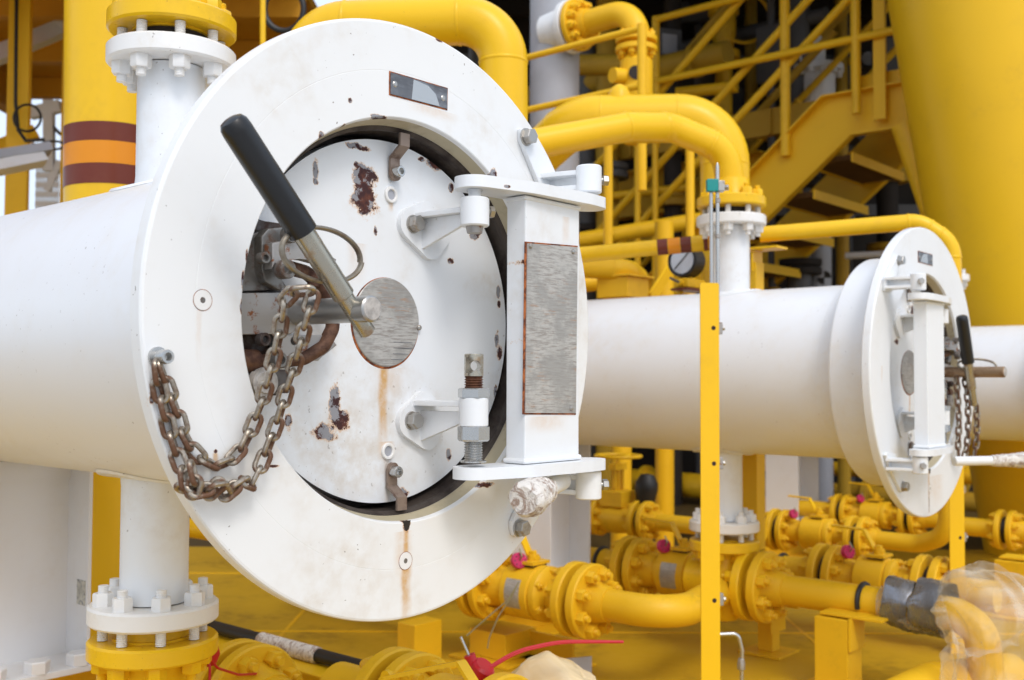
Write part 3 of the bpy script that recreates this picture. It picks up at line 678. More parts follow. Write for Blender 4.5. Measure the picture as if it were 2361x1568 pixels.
taped_bar(C2, (-.22, -.19, -.405), (.17, -.47, -.405), .021, 'white bar with a taped end under the hinge of the middle vessel', .034)

# ================================================================== supports, skid beams
DV = -EY
def on_line(u, A, d, lo=-6, hi=6):
    for _ in range(50):
        m = (lo + hi) / 2
        if scr(A + d * m)[0] < u: lo = m
        else: hi = m
    return (lo + hi) / 2
def h_column(C, u_edge, label, zb, wx=.20, hy=.15):
    # depth along the axis found from where the near flange edge is seen
    A = C + EX * wx + EZ * -.6; s = -on_line(u_edge, A, DV) + hy
    P = C + EY * s; ztop = C.z - .41; t = thing('support_column', label, 'column', (P.x, P.y, zb), TH, 'white columns under the vessels'); H = ztop - zb
    m = MB(); m.box((wx - .007, 0, H / 2), (.014, 2 * hy, H), bev=.002); m.box((-wx + .007, 0, H / 2), (.014, 2 * hy, H), bev=.002); m.build('column_flange', mCol, t)
    MB().box((0, .01, H / 2), (2 * wx - .028, .012, H)).build('column_web', mCol, t)
    MB().box((.02, 0, .012), (2 * wx + .16, 2 * hy + .14, .024), bev=.004).build('base_plate', mCol, t)
    for x in (-.13, .02, .17):
        for y in (-.185,): MB().hexa((x, y, .024), (0, 0, 1), .075, .042, .2).build('anchor_bolt', mCol, t)
    sd = MB(); n = 14; pl = [(-.26, -.10)] + [(-.26 + .52 * i / n, .475 - math.sqrt(.438 ** 2 - (-.26 + .52 * i / n) ** 2) * 1.0 - .065) for i in range(n + 1)] + [(.26, -.10)]
    pl = [(x, H + z) for x, z in pl]
    sd.prism(pl, (0, -.01, 0), (1, 0, 0), (0, 0, 1), (0, .02, 0)); sd.build('saddle_plate', mCol, t)
    return t, P
hc1, P1 = h_column(C1, 214, 'white column under the front vessel at the left edge', .46, .23)
hc2, P2 = h_column(C2, 1362, 'white column under the middle vessel, marked in grey beside its edge', .30)
hc3, P3 = h_column(C3, 1887, 'white column under the far vessel behind the middle nozzle', .30)
m = MB(); pc = (.148, -.151)
for x, z, a, b in ((.142, .50, .010, .05), (.128, .50, .010, .035), (.135, .475, .026, .010), (.135, .60, .022, .010), (.128, .585, .010, .03), (.142, .592, .010, .018)):
    m.box((.1855, -.06 + (x - .135) * 4, z + .10), (.0015, a * 2.2, b * .9))
m.build('stencil_mark', mGreyD, hc2)
MB().box((.2145, -.105, .26), (.0015, .06, .09)).build('worn_label', mLabel, hc1)
for P, lab, zb, ln in ((P1, 'yellow skid beam below the front white column', .46, 1.0), (P2, 'yellow skid beam below the middle white column', .30, 1.0), (P3, 'yellow skid beam below the far white column', .30, 1.0)):
    t = thing('skid_beam', lab, 'beam', (P.x, P.y, 0), TH, 'yellow skid beams under the columns')
    MB().box((0, 0, zb - .011), (ln, .34, .018), bev=.003).build('top_flange', mYd, t); MB().box((0, 0, zb / 2), (ln, .02, zb - .04)).build('web', mYd, t); MB().box((0, 0, .012), (ln, .34, .02)).build('bottom_flange', mYd, t)

# ================================================================== risers and big pipes
# flanged yellow pipes bolted to the nozzles
def neck_flange(t, c, d, **k): return flange(t, c, d, .187, .062, mYf, 8, studs=0, rneck=.095, nlen=.10, af=.052, **k)
c = W(C1, (0, 1.05, .81 + .045 + .034)); t = thing('riser_pipe', 'yellow flanged riser bolted on top of the front vessel', 'pipe', c, 0, 'yellow flanged pipes on the nozzles')
MB().cyl(c + EZ * .1, c + EZ * 2.6, .095, 40).build('tube', mY, t, world=True); neck_flange(t, c, EZ); MB().cyl(c - EZ * .03, c + EZ * .002, .105, 40).build('gasket', mDark, t, world=True)
c = W(C1, (0, 1.10, -.82 - .045 - .034)); t = thing('drain_pipe', 'yellow flanged pipe under the front vessel at the bottom left', 'pipe', c, 0, 'yellow flanged pipes on the nozzles')
MB().cyl(c - EZ * .1, (c.x, c.y, .05), .095, 40).build('tube', mY, t, world=True); neck_flange(t, c, -EZ); MB().cyl(c - EZ * .002, c + EZ * .03, .105, 40).build('gasket', mYd, t, world=True)
c = W(C2, (0, 1.05, .81 + .045 + .034)); t = thing('riser_pipe', 'bright yellow pipe curving from the top of the middle vessel towards the left', 'pipe', c, 0, 'yellow flanged pipes on the nozzles')
P = bend([c + EZ * .1, V(1672, 345, c.y - .02), V(1545, 292, 5.7), V(1450, 292, 5.55), V(1120, 352, 5.3)], .17, 10)
m = MB().tube(P, .078, 32)
for u in (1,): pass
for k in (10, 11, 21, 22, 32): 
    if k < len(P) - 1: dd = (P[k + 1] - P[k - 1]).normalized(); m.lathe([(.078, -.008), (.081, -.002), (.081, .002), (.078, .008)], P[k], dd, 32)
m.build('tube', mY, t, world=True, ang=50); neck_flange(t, c, EZ); MB().cyl(c - EZ * .03, c + EZ * .002, .105, 40).build('gasket', mDark, t, world=True)

pipe_thing('banded_pipe', 'upright yellow pipe with brown and orange bands at the left', 'pipe', [V(253, 1560, 4.75), V(256, -300, 4.75)], .196, .1, mY, n=96)
bp = bpy.data.objects['banded_pipe']
def band_at(parent, u, v0, v1, dep, r, mat):
    a, b = V(u, v0, dep), V(u, v1, dep)
    if parent.name == 'banded_pipe':
        A0, B0 = V(253, 1560, 4.75), V(256, -300, 4.75); a, b = (A0.lerp(B0, (q.z - A0.z) / (B0.z - A0.z)) for q in (a, b))
    else: a.x = b.x = (a.x + b.x) / 2
    MB().lathe([(r - .004, 0), (r + .002, 0), (r + .002, (b - a).length), (r - .004, (b - a).length)], a, (b - a), 96).build('colour_band', mat, parent, world=True)
mBr = paint('brown_band_paint', BR, rough=.32, amt=.1); mOr = paint('orange_band_paint', OR, rough=.32, amt=.1)
z = [285, 328, 383, 422]; dep = 4.75
for (a, b, mt) in ((303, 345, mBr), (345.4, 395, mOr), (395.4, 440, mBr)): band_at(bp, 255.6, a, b, 4.75, .196, mt)
for o in bp.children:
    if o.name.startswith('colour_band'): o.location = Vector((0, 0, 0))

pipe_thing('arched_pipe', 'thick yellow pipe arching behind the top of the front ring', 'pipe', [V(706, 960, 4.6) + EY * 2.2, V(706, 960, 4.6), V(700, 62, 4.6), V(1160, 44, 4.5), V(1163, 960, 4.5), V(1163, 960, 4.5) + EY * 2.2], .104, .19, mY, 'thick yellow pipes arching over', n=36)
pipe_thing('arched_pipe', 'thick darker yellow pipe arching behind the bright riser in the middle', 'pipe', [V(1672, 1000, 6.6), V(1671, 272, 6.6), V(1330, 276, 6.7), V(1215, 380, 7.2), V(1190, 800, 7.4)], .152, .30, mY, 'thick yellow pipes arching over', n=36)
ap = bpy.data.objects['arched_pipe.001']
t = thing('vent_cap', 'small yellow conical vent standing on the thick middle arch', 'vent', V(1428, 228, 6.65)); MB().lathe([(.075, -.02), (.07, .03), (.05, .07), (.02, .09), (0, .09)], (0, 0, 0), (0, 0, 1), 24).build('cone', mY, t)

# horizontal pipe with bands, gauge
A, B = V(1250, 596, 6.25), V(1668, 556, 6.05); t = pipe_thing('striped_pipe', 'thin level yellow pipe with brown and orange stripes left of the middle nozzle', 'pipe', [A, B], .046, .1, mY)
for u0, u1, mt in ((1516, 1540, mBr), (1541, 1568, mOr), (1569, 1594, mBr), (1622, 1632, mBr), (1633, 1645, mOr)):
    d = (B - A).normalized(); a = A + d * on_line(u0, A, d, 0, 4); b = A + d * on_line(u1, A, d, 0, 4)
    MB().lathe([(.044, 0), (.0472, 0), (.0472, (b - a).length), (.044, (b - a).length)], a, d, 28).build('colour_band', mt, t, world=True)
g = V(1572, 600, 6.35); gd = Vector((-.66, -.75, .03)).normalized()
t = thing('pressure_gauge', 'black round gauge with pale face below the striped pipe', 'gauge', g)
MB().lathe([(0, -.12), (.088, -.12), (.097, -.11), (.100, -.01), (.100, 0), (.092, .004), (.082, 0), (.080, -.006)], (0, 0, 0), gd, 36).build('case', mBlk2, t)
MB().lathe([(0, -.004), (.082, -.004)], (0, 0, 0), gd, 32).build('dial', mGlass, t)
x, y, d = frame(gd); MB().tube([(-x - y) * .05 + gd * .0, (x + y) * .062 + gd * .0], .003, 6).build('pointer', mBlk2, t)
MB().cyl((0, .06, -.09), (0, .06, -.20), .02, 12).build('stem', mYd, t)
t = thing('needle_valve', 'small yellow valve body with red edges under the black gauge', 'valve', V(1590, 655, 6.4), TH)
MB().box((0, 0, .0), (.20, .10, .055), bev=.008).build('body', mYd, t); MB().box((0, 0, -.038), (.24, .12, .014), bev=.003).build('gasket', mBr, t)
MB().cyl((-.14, 0, .0), (-.09, 0, .0), .022, 14).build('port', mYd, t); MB().cyl((0, 0, .027), (0, 0, .06), .018, 12).build('stem', mYd, t)
MB().tube([(-.16, -.02, .0), (-.24, -.03, .01), (-.26, -.03, .015)], .008, 8).build('handle', mGreyD, t)

# thin pipe to the back of the middle vessel, with its shoe
pipe_thing('thin_pipe', 'thin bright yellow pipe running level to the top of the middle vessel ring', 'pipe', [V(1752, 541, 6.1), V(2120, 511, 5.85), V(2196, 560, 5.80), V(2200, 900, 5.80)], .046, .16, mY)
t = thing('pipe_shoe', 'yellow angle bracket carrying the thin pipe right of the middle nozzle', 'bracket', V(1752, 575, 6.1), TH)
MB().box((0, -.03, 0), (.14, .22, .014), bev=.003).build('top_plate', mY, t); MB().box((.0, .02, -.07), (.12, .012, .12), bev=.003).build('web_plate', mY, t); MB().box((0.0, .05, -.9), (.10, .10, 1.65), bev=.004).build('post', mYd, t)
t = pipe_thing('banded_small_pipe', 'narrow yellow upright with brown and orange bands right of the middle nozzle', 'pipe', [V(1722, 690, 6.35), V(1722, 610, 6.35)], .022, .1, mY)
for v0, v1, mt in ((614, 632, mBr), (633, 660, mOr), (661, 672, mBr)): band_at(t, 1722, v1, v0, 6.33, .022, mt)

# ================================================================== angle posts with tubing
def angle_post(u0, u1, v_top, dep, label, holes):
    a, b = V(u0, 900, dep), V(u1, 900, dep); wd = (b - a).length; c = (a + b) / 2; zt = V(u0, v_top, dep).z
    t = thing('angle_post', label, 'post', (c.x, c.y, 0), R(12), 'yellow angle iron posts'); m = MB()
    poly = [(-wd / 2, 0), (wd / 2, 0), (wd / 2, zt - .006), (wd / 2 - .006, zt), (-wd / 2 + .006, zt), (-wd / 2, zt - .006)]
    m.prism(poly, (0, 0, 0), (1, 0, 0), (0, 0, 1), (0, .006, 0)); m.box((wd / 2 - .003, wd / 2, zt / 2), (.006, wd - .014, zt)); m.build('angle', mY, t)
    for v in holes:
        z = V(u0, v, dep).z; MB().lathe([(0, -.0008), (.008, -.0008)], (wd * .20, 0, z), (0, 1, 0), 16).build('bolt_hole', mDark, t); MB().lathe([(0, -.0004), (.0098, -.0004)], (wd * .20, 0, z), (0, 1, 0), 16).build('rust_edge', mRustE, t)
        cl = MB().box((wd / 2 + .011, .03, z), (.02, .04, .05), bev=.003).build('tube_clip', mMech, t); MB().hexa((wd / 2 + .021, .02, z), (1, 0, 0), .018, .01).build('clip_screw', mStl2, cl)
    return t
angle_post(1614, 1660, 652, 4.35, 'tall yellow angle post with bolt holes in front of the middle vessel', (756, 1069, 1385))
angle_post(2184, 2222, 700, 5.95, 'yellow angle post with one bolt hole behind the lower edge of the middle ring', (1240,))
t = thing('instrument_tubing', 'pair of steel tubes with a teal clamp rising behind the tall angle post', 'tubing', V(1648, 650, 4.40)); o = t.matrix_basis.translation
for (u, v0, v1) in ((1640.5, 432, 760), (1655, 392, 760)):
    MB().tube([V(u - 1, v0, 4.42) - o, V(u, (v0 + v1) / 2, 4.42) - o, V(u, v1, 4.42) - o], .0078, 12).build('tube', mStl, t)
MB().lathe([(.0078, 0), (.0078, .03), (.003, .045), (0, .045)], V(1654, 400, 4.42) - o, (0, 0, 1), 12).build('tube_tip', mStl, t)
MB().box(V(1642, 428, 4.41) - o, (.048, .036, .052), bev=.004).build('teal_clamp', mTeal, t); MB().box(V(1662, 430, 4.41) - o, (.028, .04, .045), bev=.004).build('clamp_block', mStl2, t)
MB().hexa(V(1671, 433, 4.41) - o, (1, -.4, 0), .022, .016).build('clamp_nut', mStl2, t)
for v in (468, 550): MB().lathe([(.0078, 0), (.011, .002), (.011, .018), (.0078, .02)], V(1655, v, 4.42) - o, (0, 0, 1), 12).build('tube_collar', mMech, t)
t = pipe_thing('bent_tube', 'thin steel tube bent downwards beside the foot of the tall angle post', 'tube', [V(1655, 1463, 4.5), V(1702, 1461, 4.5), V(1711, 1500, 4.5), V(1709, 1640, 4.5)], .0085, .03, mStl, seams=False, n=12)
MB().lathe([(.009, 0), (.017, .004), (.017, .03), (.012, .05), (.009, .05)], V(1709, 1545, 4.5), (0, 0, 1), 12).build('fitting', mStl2, t, world=True)

# ================================================================== lower pipework
def seal_tag(P, label, mat, s=.03, holes=True, dirv=(.4, -.9, .2)):
    t = thing('plastic_seal', label, 'seal', P, 0); d = Vector(dirv).normalized(); x, y, _ = frame(d)
    m = MB().lathe([(0, -s * .5), (s * .9, -s * .5), (s, -s * .35), (s, s * .35), (s * .9, s * .45), (0, s * .45)], (0, 0, 0), d, 24); b = m.build('disc', mat, t)
    if holes:
        for k in range(8): a = k * PI / 4; MB().lathe([(0, s * .47), (s * .10, s * .47)], (x * math.cos(a) + y * math.sin(a)) * s * .68, d, 10).build('hole', mBlk2, b)
    MB().tube([d * s * .4, d * s * 1.1 + y * s * .5, d * s * .6 + y * s * 1.4], s * .12, 6).build('wire', mWire, t)
    return t
def ball_valve(A, uL, uR, Rf, rp, label, plate=False, handle=True, hflip=1, seal=None, mat=None, nb=8):
    mat = mat or mYd; tL, tR = on_line(uL, A, DV), on_line(uR, A, DV); a, b = A + DV * tL, A + DV * tR; L = (b - a).length; c = (a + b) / 2
    t = thing('ball_valve', label, 'valve', c, TH, 'yellow flanged ball valves'); th = Rf * .30
    flange(t, a + DV * .016, DV, Rf, th, mat, nb, True, rneck=rp * 1.1, nlen=min(.10, L * .2)); flange(t, b - DV * .016, -DV, Rf, th, mat, nb, True, rneck=rp * 1.1, nlen=min(.10, L * .2))
    r = rp * 1.05; q = L * .5
    BOD = MB().lathe([(r, -q + th), (r, -L * .22), (Rf * .74, -L * .18), (Rf * .76, -L * .17), (Rf * .76, L * .09), (Rf * .70, L * .10), (Rf * .70, L * .115), (Rf * .76, L * .125), (Rf * .76, L * .17), (Rf * .7, L * .19), (r, L * .22), (r, q - th)], c, DV, 44).build('body', mat, t, world=True)
    inv = t.matrix_basis.inverted(); nm = nut_mesh(mat, Rf * .2, Rf * .12, Rf * .06)
    for i in range(6):
        an = PI / 6 + i * PI / 3; p = (EX * math.cos(an) + EZ * math.sin(an)) * Rf * .66 + c + DV * L * .18; inst('body_bolt', nm, BOD, Matrix.Translation(inv @ p) @ Matrix.Rotation(PI / 2, 4, 'X'))
    if plate:
        m = MB(); n = 10; rr = Rf * .762
        for i in range(n):
            for k in (0, 1): pass
        vs = [[m.bm.verts.new(c + DV * (-L * .12 + .15 * L * k) + (EX * math.sin(-.75 + i * .10) * 1 + Vector((0, 0, 0)) + EZ * math.cos(-.75 + i * .10)) * 0 + (-EX * math.cos(.1 + (i - 5) * .12) + EZ * math.sin(.1 + (i - 5) * .12)) * rr) for k in (0, 1)] for i in range(n)]
        for i in range(n - 1): m.f([vs[i][0], vs[i][1], vs[i + 1][1], vs[i + 1][0]])
        m.build('nameplate', mPlate, t, world=True)
    if handle:
        top = c + EZ * Rf * .76; m = MB(); m.cyl(top - EZ * .01, top + EZ * .05, Rf * .17, 16); m.box(top + EZ * .012, (Rf * .75, Rf * .6, .016), (EX, EY, EZ)); m.hexa(top + EZ * .05, EZ, Rf * .2, .02); m.build('stem', mat, t, world=True)
        MB().box(top + EZ * .0, (Rf * .6, Rf * .5, .012), (EX, EY, EZ)).build('red_gasket', mRust, t, world=True)
        hh = Rf * .75; e = -DV * hflip; pts = [top + EZ * .035 - e * .03, top + EZ * .04 + e * .02, top + EZ * (.04 + hh * .8) + e * hh * .62, top + EZ * (.045 + hh * .82) + e * hh * 2.0]
        m = MB(); wv = EX * Rf * .13
        for p, q2 in zip(pts, pts[1:]):
            dd = (q2 - p).normalized(); nn = dd.cross(EX).normalized() * .005
            m.prism([(0, 0), ((q2 - p).length + .003, 0)][:2] + [((q2 - p).length + .003, 1), (0, 1)], p - wv - nn, dd, nn * 2, wv * 2)
        hd = m.build('handle', mY, t, world=True); MB().lathe([(0, -.02), (.014, -.014), (.020, 0), (.014, .014), (0, .02)], pts[-1], DV, 16).build('knob', mY, hd, world=True)
    if seal: seal_tag(c + EZ * (Rf * .88) - EX * .07 + DV * seal[2], seal[0], seal[1], Rf * .22)
    return t, a, b
def spool(label, A, u0, u1, rp, Rf, f0=None, f1=None, more=(), br=.15, mat=None, nm='flanged_pipe', nb=8):
    """pipe along the line through A from u0 to u1; f0/f1 say at which end a flange sits; more = further points"""
    mat = mat or mYd; a = A + DV * on_line(u0, A, DV); b = A + DV * on_line(u1, A, DV)
    t = thing(nm, label, 'pipe', a, TH, 'yellow flanged pipes near the deck'); pts = [a + DV * (.03 if f0 else 0), b - DV * (.03 if f1 else 0)] + list(more)
    P = bend(pts, br, 10) if len(pts) > 2 else pts
    MB().tube(P, rp, 30).build('tube', mat, t, world=True, ang=50)
    if f0: flange(t, a + DV * .016, DV, Rf, Rf * .30, mat, nb, True, rneck=rp * 1.08, nlen=Rf * .5)
    if f1: flange(t, b - DV * .016, -DV, Rf, Rf * .30, mat, nb, True, rneck=rp * 1.08, nlen=Rf * .5)
    return t
def pedestal(u, v, dep, label, wx=.16, wy=.16, bracket=True, zt=None):
    P = V(u, v, dep); t = thing('pipe_pedestal', label, 'pipe support', (P.x, P.y, 0), TH, 'yellow pipe supports on the deck'); H = zt or P.z
    MB().box((0, 0, H / 2), (wx, wy, H - .03), bev=.006).build('post', mYd, t); MB().box((0, 0, .008), (wx + .16, wy + .16, .014), bev=.002).build('base_plate', mYd, t)
    if bracket:
        MB().box((.02, -.09, H), (.17, wy + .14, .014), bev=.003).build('angle_top', mYd, t); MB().box((-.0, -wy / 2 - .008, H - .085), (.17, .014, .155), bev=.003).build('angle_side', mYd, t)
    return t
def clamp(P, r, label):
    t = thing('pipe_clamp', label, 'clamp', P, TH, 'black rubber lined pipe clamps'); MB().tube([(EX * math.cos(a) + EZ * math.sin(a)) * (r + .006) for a in [PI * (-.1 + 1.2 * i / 20) for i in range(21)]], .013, 8).build('strap', mBlk2, t, world=False)
    for o in t.children: o.data.transform(Matrix.Rotation(-TH, 4, 'Z'))
    MB().cyl((r + .006, 0, -.1), (r + .006, 0, -.02), .009, 10).build('bolt', mStl2, t)
    return t
# line in front of the tall post
A3 = V(1345, 1384, 5.35); RF = .187
ball_valve(A3, 1122, 1345, RF, .085, 'yellow ball valve with angled handle just right of the big ring bottom', plate=True, seal=('pink round seal with holes wired to the valve right of the big ring', mPink, -.04))
spool('yellow flanged pipe left of the nearest ball valve, half behind the big ring', A3, 700, 1122, .085, RF, f1=1)
spool('yellow flanged elbow curving right from the nearest ball valve', A3, 1345, 1560, .078, RF, f0=1, more=[V(1668, 1358, 5.75)], br=.28)
sw = thing('seal_wire', 'thin limp wires hanging from the pink seal near the big ring', 'wire', V(1196, 1340, 5.0)); o = sw.matrix_basis.translation
for q in ([(1196, 1342), (1180, 1375), (1150, 1420), (1128, 1470), (1124, 1495)], [(1196, 1342), (1170, 1385), (1140, 1410), (1105, 1440), (1076, 1466)]):
    MB().tube(bend([V(u, v, 5.05) - o for u, v in q], .1, 4), .0035, 6).build('wire', mWire, sw)
# second line
A4 = V(1465, 1308, 6.6)
spool('yellow flanged pipe with black clamp left of the second ball valve', A4, 1000, 1465, .088, RF, f1=1)
ball_valve(A4, 1465, 1700, RF, .085, 'yellow ball valve with grey nameplate partly hidden by the tall angle post', plate=True, seal=('dark pink seal beside the handle left of the tall angle post', mPink, -.10))
clamp(A4 + DV * on_line(1390, A4, DV), .088, 'black pipe clamp left of the second ball valve')
# nozzle 2: flanged cross piece
c = W(C2, (0, 1.10, -.82 - .045 - .034)); t = thing('flanged_tee', 'yellow flanged tee hanging under the middle vessel nozzle', 'pipe fitting', c, 0)
neck_flange(t, c, -EZ); B5 = V(1690, 1340, c.y); cb = Vector((c.x, c.y, B5.z))
MB().cyl(c - EZ * .08, cb - EZ * .05, .105, 36, r1=.12).build('body', mYf, t, world=True); MB().lathe([(.12, .05), (.11, -.04), (.07, -.10), (0, -.12)], cb - EZ * .1, EZ, 32).build('bottom_cap', mYf, t, world=True)
MB().cyl(cb - DV * .2, cb + DV * .17, .10, 32).build('side_branch', mYf, t, world=True)
fl = cb + DV * .20; flange(t, fl - DV * .016, -DV, RF, .056, mYf, 8, rneck=.10)
B5 = cb; t5 = on_line(2000, B5, DV)
spool('long yellow flanged pipe running right from the tee to the wrapped elbow', B5 + DV * 0, scr(fl)[0], 2210, .078, RF, f0=1, more=[B5 + DV * (on_line(2262, B5, DV)) - EZ * .06, B5 + DV * (on_line(2290, B5, DV)) - EZ * .55], br=.16)
clamp(B5 + DV * on_line(1992, B5, DV), .078, 'black pipe clamp on the long pipe left of the grey tape')
# third line (behind right)
A7 = V(1981, 1240, 7.4)
spool('yellow flanged pipe behind the middle nozzle at the right', A7, 1640, 1800, .062, .15, f1=1)
ball_valve(A7, 1800, 1981, .15, .062, 'yellow ball valve with angled handle below the middle vessel barrel', seal=('pink seal left of the handle below the middle vessel barrel', mPink, -.16))
spool('yellow flanged pipe turning upwards under the middle ring', A7, 1981, 2120, .060, .15, f0=1, more=[V(2186, 1235, 6.9), V(2192, 900, 6.9)], br=.20)
A8 = V(1912, 1326, 6.5)
spool('yellow flanged pipe with black clamp behind the long pipe', A8, 1650, 1912, .085, RF, f1=1)
ball_valve(A8, 1912, 2150, RF, .085, 'yellow ball valve with handle behind the grey taped pipe', seal=('crumpled pink seal above the grey taped pipe', mPink, -.16))
spool('yellow flanged pipe behind the plastic wrapped elbow', A8, 2150, 2300, .085, RF, f0=1)
clamp(A8 + DV * on_line(1805, A8, DV), .085, 'black pipe clamp behind the long pipe near the tee')
# back lines
A5 = V(1483, 1200, 8.0)
spool('yellow flanged pipe behind the tall angle post', A5, 1483, 1760, .062, .148, f0=1)
spool('yellow flanged pipe left of the gate valve, behind the white column', A5, 1150, 1375, .062, .148, f1=1)
g0 = A5 + DV * on_line(1425, A5, DV); t = thing('gate_valve', 'yellow gate valve with handwheel under the middle vessel', 'valve', g0, TH)
a, b = A5 + DV * on_line(1375, A5, DV), A5 + DV * on_line(1483, A5, DV)
MB().lathe([(.075, -.30), (.10, -.16), (.12, 0), (.10, .16), (.075, .22)], g0, DV, 32).build('body', mYd, t, world=True)
flange(t, a + DV * .016, DV, .148, .045, mYd, 8, True); flange(t, b - DV * .016, -DV, .148, .045, mYd, 8, True)
m = MB(); m.box((0, 0, .15), (.2, .2, .12), bev=.01); m.build('bonnet', mYd, t)
m = MB(); m.box((-.05, 0, .29), (.02, .03, .18)); m.box((.05, 0, .29), (.02, .03, .18)); m.box((0, 0, .39), (.15, .06, .05)); m.cyl((0, 0, .2), (0, 0, .47), .014, 10); m.build('yoke', mYd, t)
m = MB(); m.tube([(.175 * math.cos(i * PI / 20), .175 * math.sin(i * PI / 20), .47) for i in range(40)], .013, 8, closed=True); 
for k in range(3): a_ = k * 2 * PI / 3; m.cyl((0, 0, .455), (.175 * math.cos(a_), .175 * math.sin(a_), .47), .010, 8)
m.build('handwheel', mY, t)
t = thing('rubber_bag', 'black rubber bag hanging at the flange of the gate valve', 'cover', V(1490, 1128, 8.05)); MB().lathe([(0, .12), (.05, .11), (.085, .05), (.088, 0), (.07, -.09), (.04, -.18), (.03, -.20), (0, -.20)], (0, 0, 0), (.08, 0, 1), 24).build('bag', mBlk2, t)
A9 = V(1944, 1180, 8.8)
spool('far yellow flanged pipe left of the farthest ball valve', A9, 1750, 1944, .07, .145, f1=1)
ball_valve(A9, 1944, 2100, .145, .065, 'farthest yellow ball valve left of the lower middle ring', seal=('farthest pink seal beside its yellow handle', mPink, -.10))
spool('far yellow flanged pipe passing behind the middle ring', A9, 2100, 2180, .065, .145, f0=1)
A10 = V(2322, 1222, 7.8)
spool('yellow flanged pipe entering behind the second angle post', A10, 2190, 2322, .068, .145, f1=1)
spool('yellow flanged pipe leaving the picture at the right edge', A10, 2322, 2500, .068, .145, f0=1)
# front lines at the bottom edge
A2 = V(590, 1612, 3.75)
spool('yellow flanged pipe at the bottom edge below the chain', A2, 566, 760, .095, RF, f0=1, nb=8)
spool('yellow flanged pipe beside the drain pipe at the bottom left', A2, 420, 566, .095, RF, f1=1)
A6 = V(930, 1636, 3.45)
spool('yellow flanged pipe bottom centre left of the flat handle', A6, 780, 930, .095, RF, f1=1)
t6, a, b = ball_valve(A6, 930, 1180, RF, .095, 'yellow valve bottom centre with flat handle, cut by the picture edge', handle=False)
hb = A6 + DV * on_line(1000, A6, DV); t = thing('valve_handle_bar', 'flat yellow bent handle at the bottom centre', 'handle', V(985, 1558, 3.2), TH)
o = t.matrix_basis.translation; pts = [V(893, 1562, 3.22), V(1062, 1527, 3.10), V(1092, 1575, 3.05), V(1104, 1620, 3.05)]; m = MB()
for p, q in zip(pts, pts[1:]):
    dd = (q - p).normalized(); nn = dd.cross(EX).normalized() * .006; m.prism([(0, 0), ((q - p).length, 0), ((q - p).length, 1), (0, 1)], p - EX * .018 - nn, dd, nn * 2, EX * .036)
m.build('bar', mY, t, world=True); MB().lathe([(0, -.008), (.022, -.008), (.022, .008), (0, .008)], pts[0], EX, 20).build('eye', mY, t, world=True)
# red plug and cable, red wire
t = thing('red_plug', 'red plastic plug with a pin and a long red cable at the bottom centre', 'plug', V(1108, 1548, 3.3)); o = t.matrix_basis.translation
MB().lathe([(0, -.05), (.030, -.05), (.038, -.03), (.038, .02), (.030, .028), (0, .028)], (0, 0, 0), (.5, -.3, .8), 24).build('body', mRed, t)
MB().cyl((-.02, 0, .01), (-.035, 0, .05), .018, 16).build('socket', mRed, t)
MB().tube([(-.035, 0, .045), (-.062, 0, .105)], .0045, 8).build('pin', mStl, t)
for k in (0, 1): MB().tube(bend([V(1128, 1538 + 4 * k, 3.3) - o, V(1190, 1500 + 4 * k, 3.35) - o, V(1290, 1478 + 3 * k, 3.4) - o, V(1437, 1480, 3.45) - o], .5, 6), .0048, 8).build('cable', mRed, t)
t = thing('red_wire_loop', 'red plug with looped red wire right of the drain flange', 'wire', V(480, 1505, 3.3)); o = t.matrix_basis.translation
MB().lathe([(0, -.04), (.03, -.03), (.036, 0), (.025, .03), (0, .04)], (0, 0, 0), (.2, -.3, 1), 20).build('plug', mRed, t)
MB().tube(bend([V(472, 1500, 3.25) - o, V(500, 1540, 3.3) - o, V(550, 1556, 3.5) - o, V(604, 1553, 3.75) - o], .08, 6), .0042, 8).build('wire', mRed, t)
MB().tube(bend([V(476, 1500, 3.25) - o, V(484, 1540, 3.25) - o, V(482, 1600, 3.25) - o], .08, 6), .0042, 8).build('wire', mRed, t)
# beam, hose
a, b = V(430, 1452, 4.7), V(430, 1452, 4.7) + DV * 1.9
t = thing('deck_edge_beam', 'yellow box beam running diagonally under the black hose', 'beam', a, TH)
MB().box((0, -.95, -.12), (.16, 2.6, .24), bev=.01).build('box_section', mY, t)
t = thing('hose', 'black hose with a white sleeve lying on the diagonal yellow beam', 'hose', a + EZ * .03 + EX * .03, TH)
MB().tube([(0, .35, 0), (0, -.2, .002), (.002, -.8, .0), (.0, -1.6, .002), (0, -2.0, 0)], .027, 16).build('tube', mBlk2, t)
A_ = a + EZ * .03 + EX * .03; s0, s1 = on_line(600, A_, DV), on_line(735, A_, DV)
MB().lathe([(.028, s0), (.033, s0 + .01), (.0315, (s0 + s1) / 2), (.033, s1 - .01), (.028, s1)], (0, 0, 0), (0, -1, 0), 20).build('sleeve', mTape, t)
t = thing('cable_loop', 'black cable loop over the diagonal beam at the bottom', 'cable', V(850, 1570, 3.75)); MB().tube([Vector((math.cos(a_) * .058, math.sin(a_) * .03, math.sin(a_) * .05)) for a_ in [PI * i / 16 for i in range(17)]], .014, 10).build('loop', mBlk2, t)
pipe_thing('low_pipe', 'yellow pipe low behind the ring at the left', 'pipe', [V(300, 1195, 6.2), V(620, 1245, 5.9), V(900, 1290, 5.7)], .055, .1, mY)
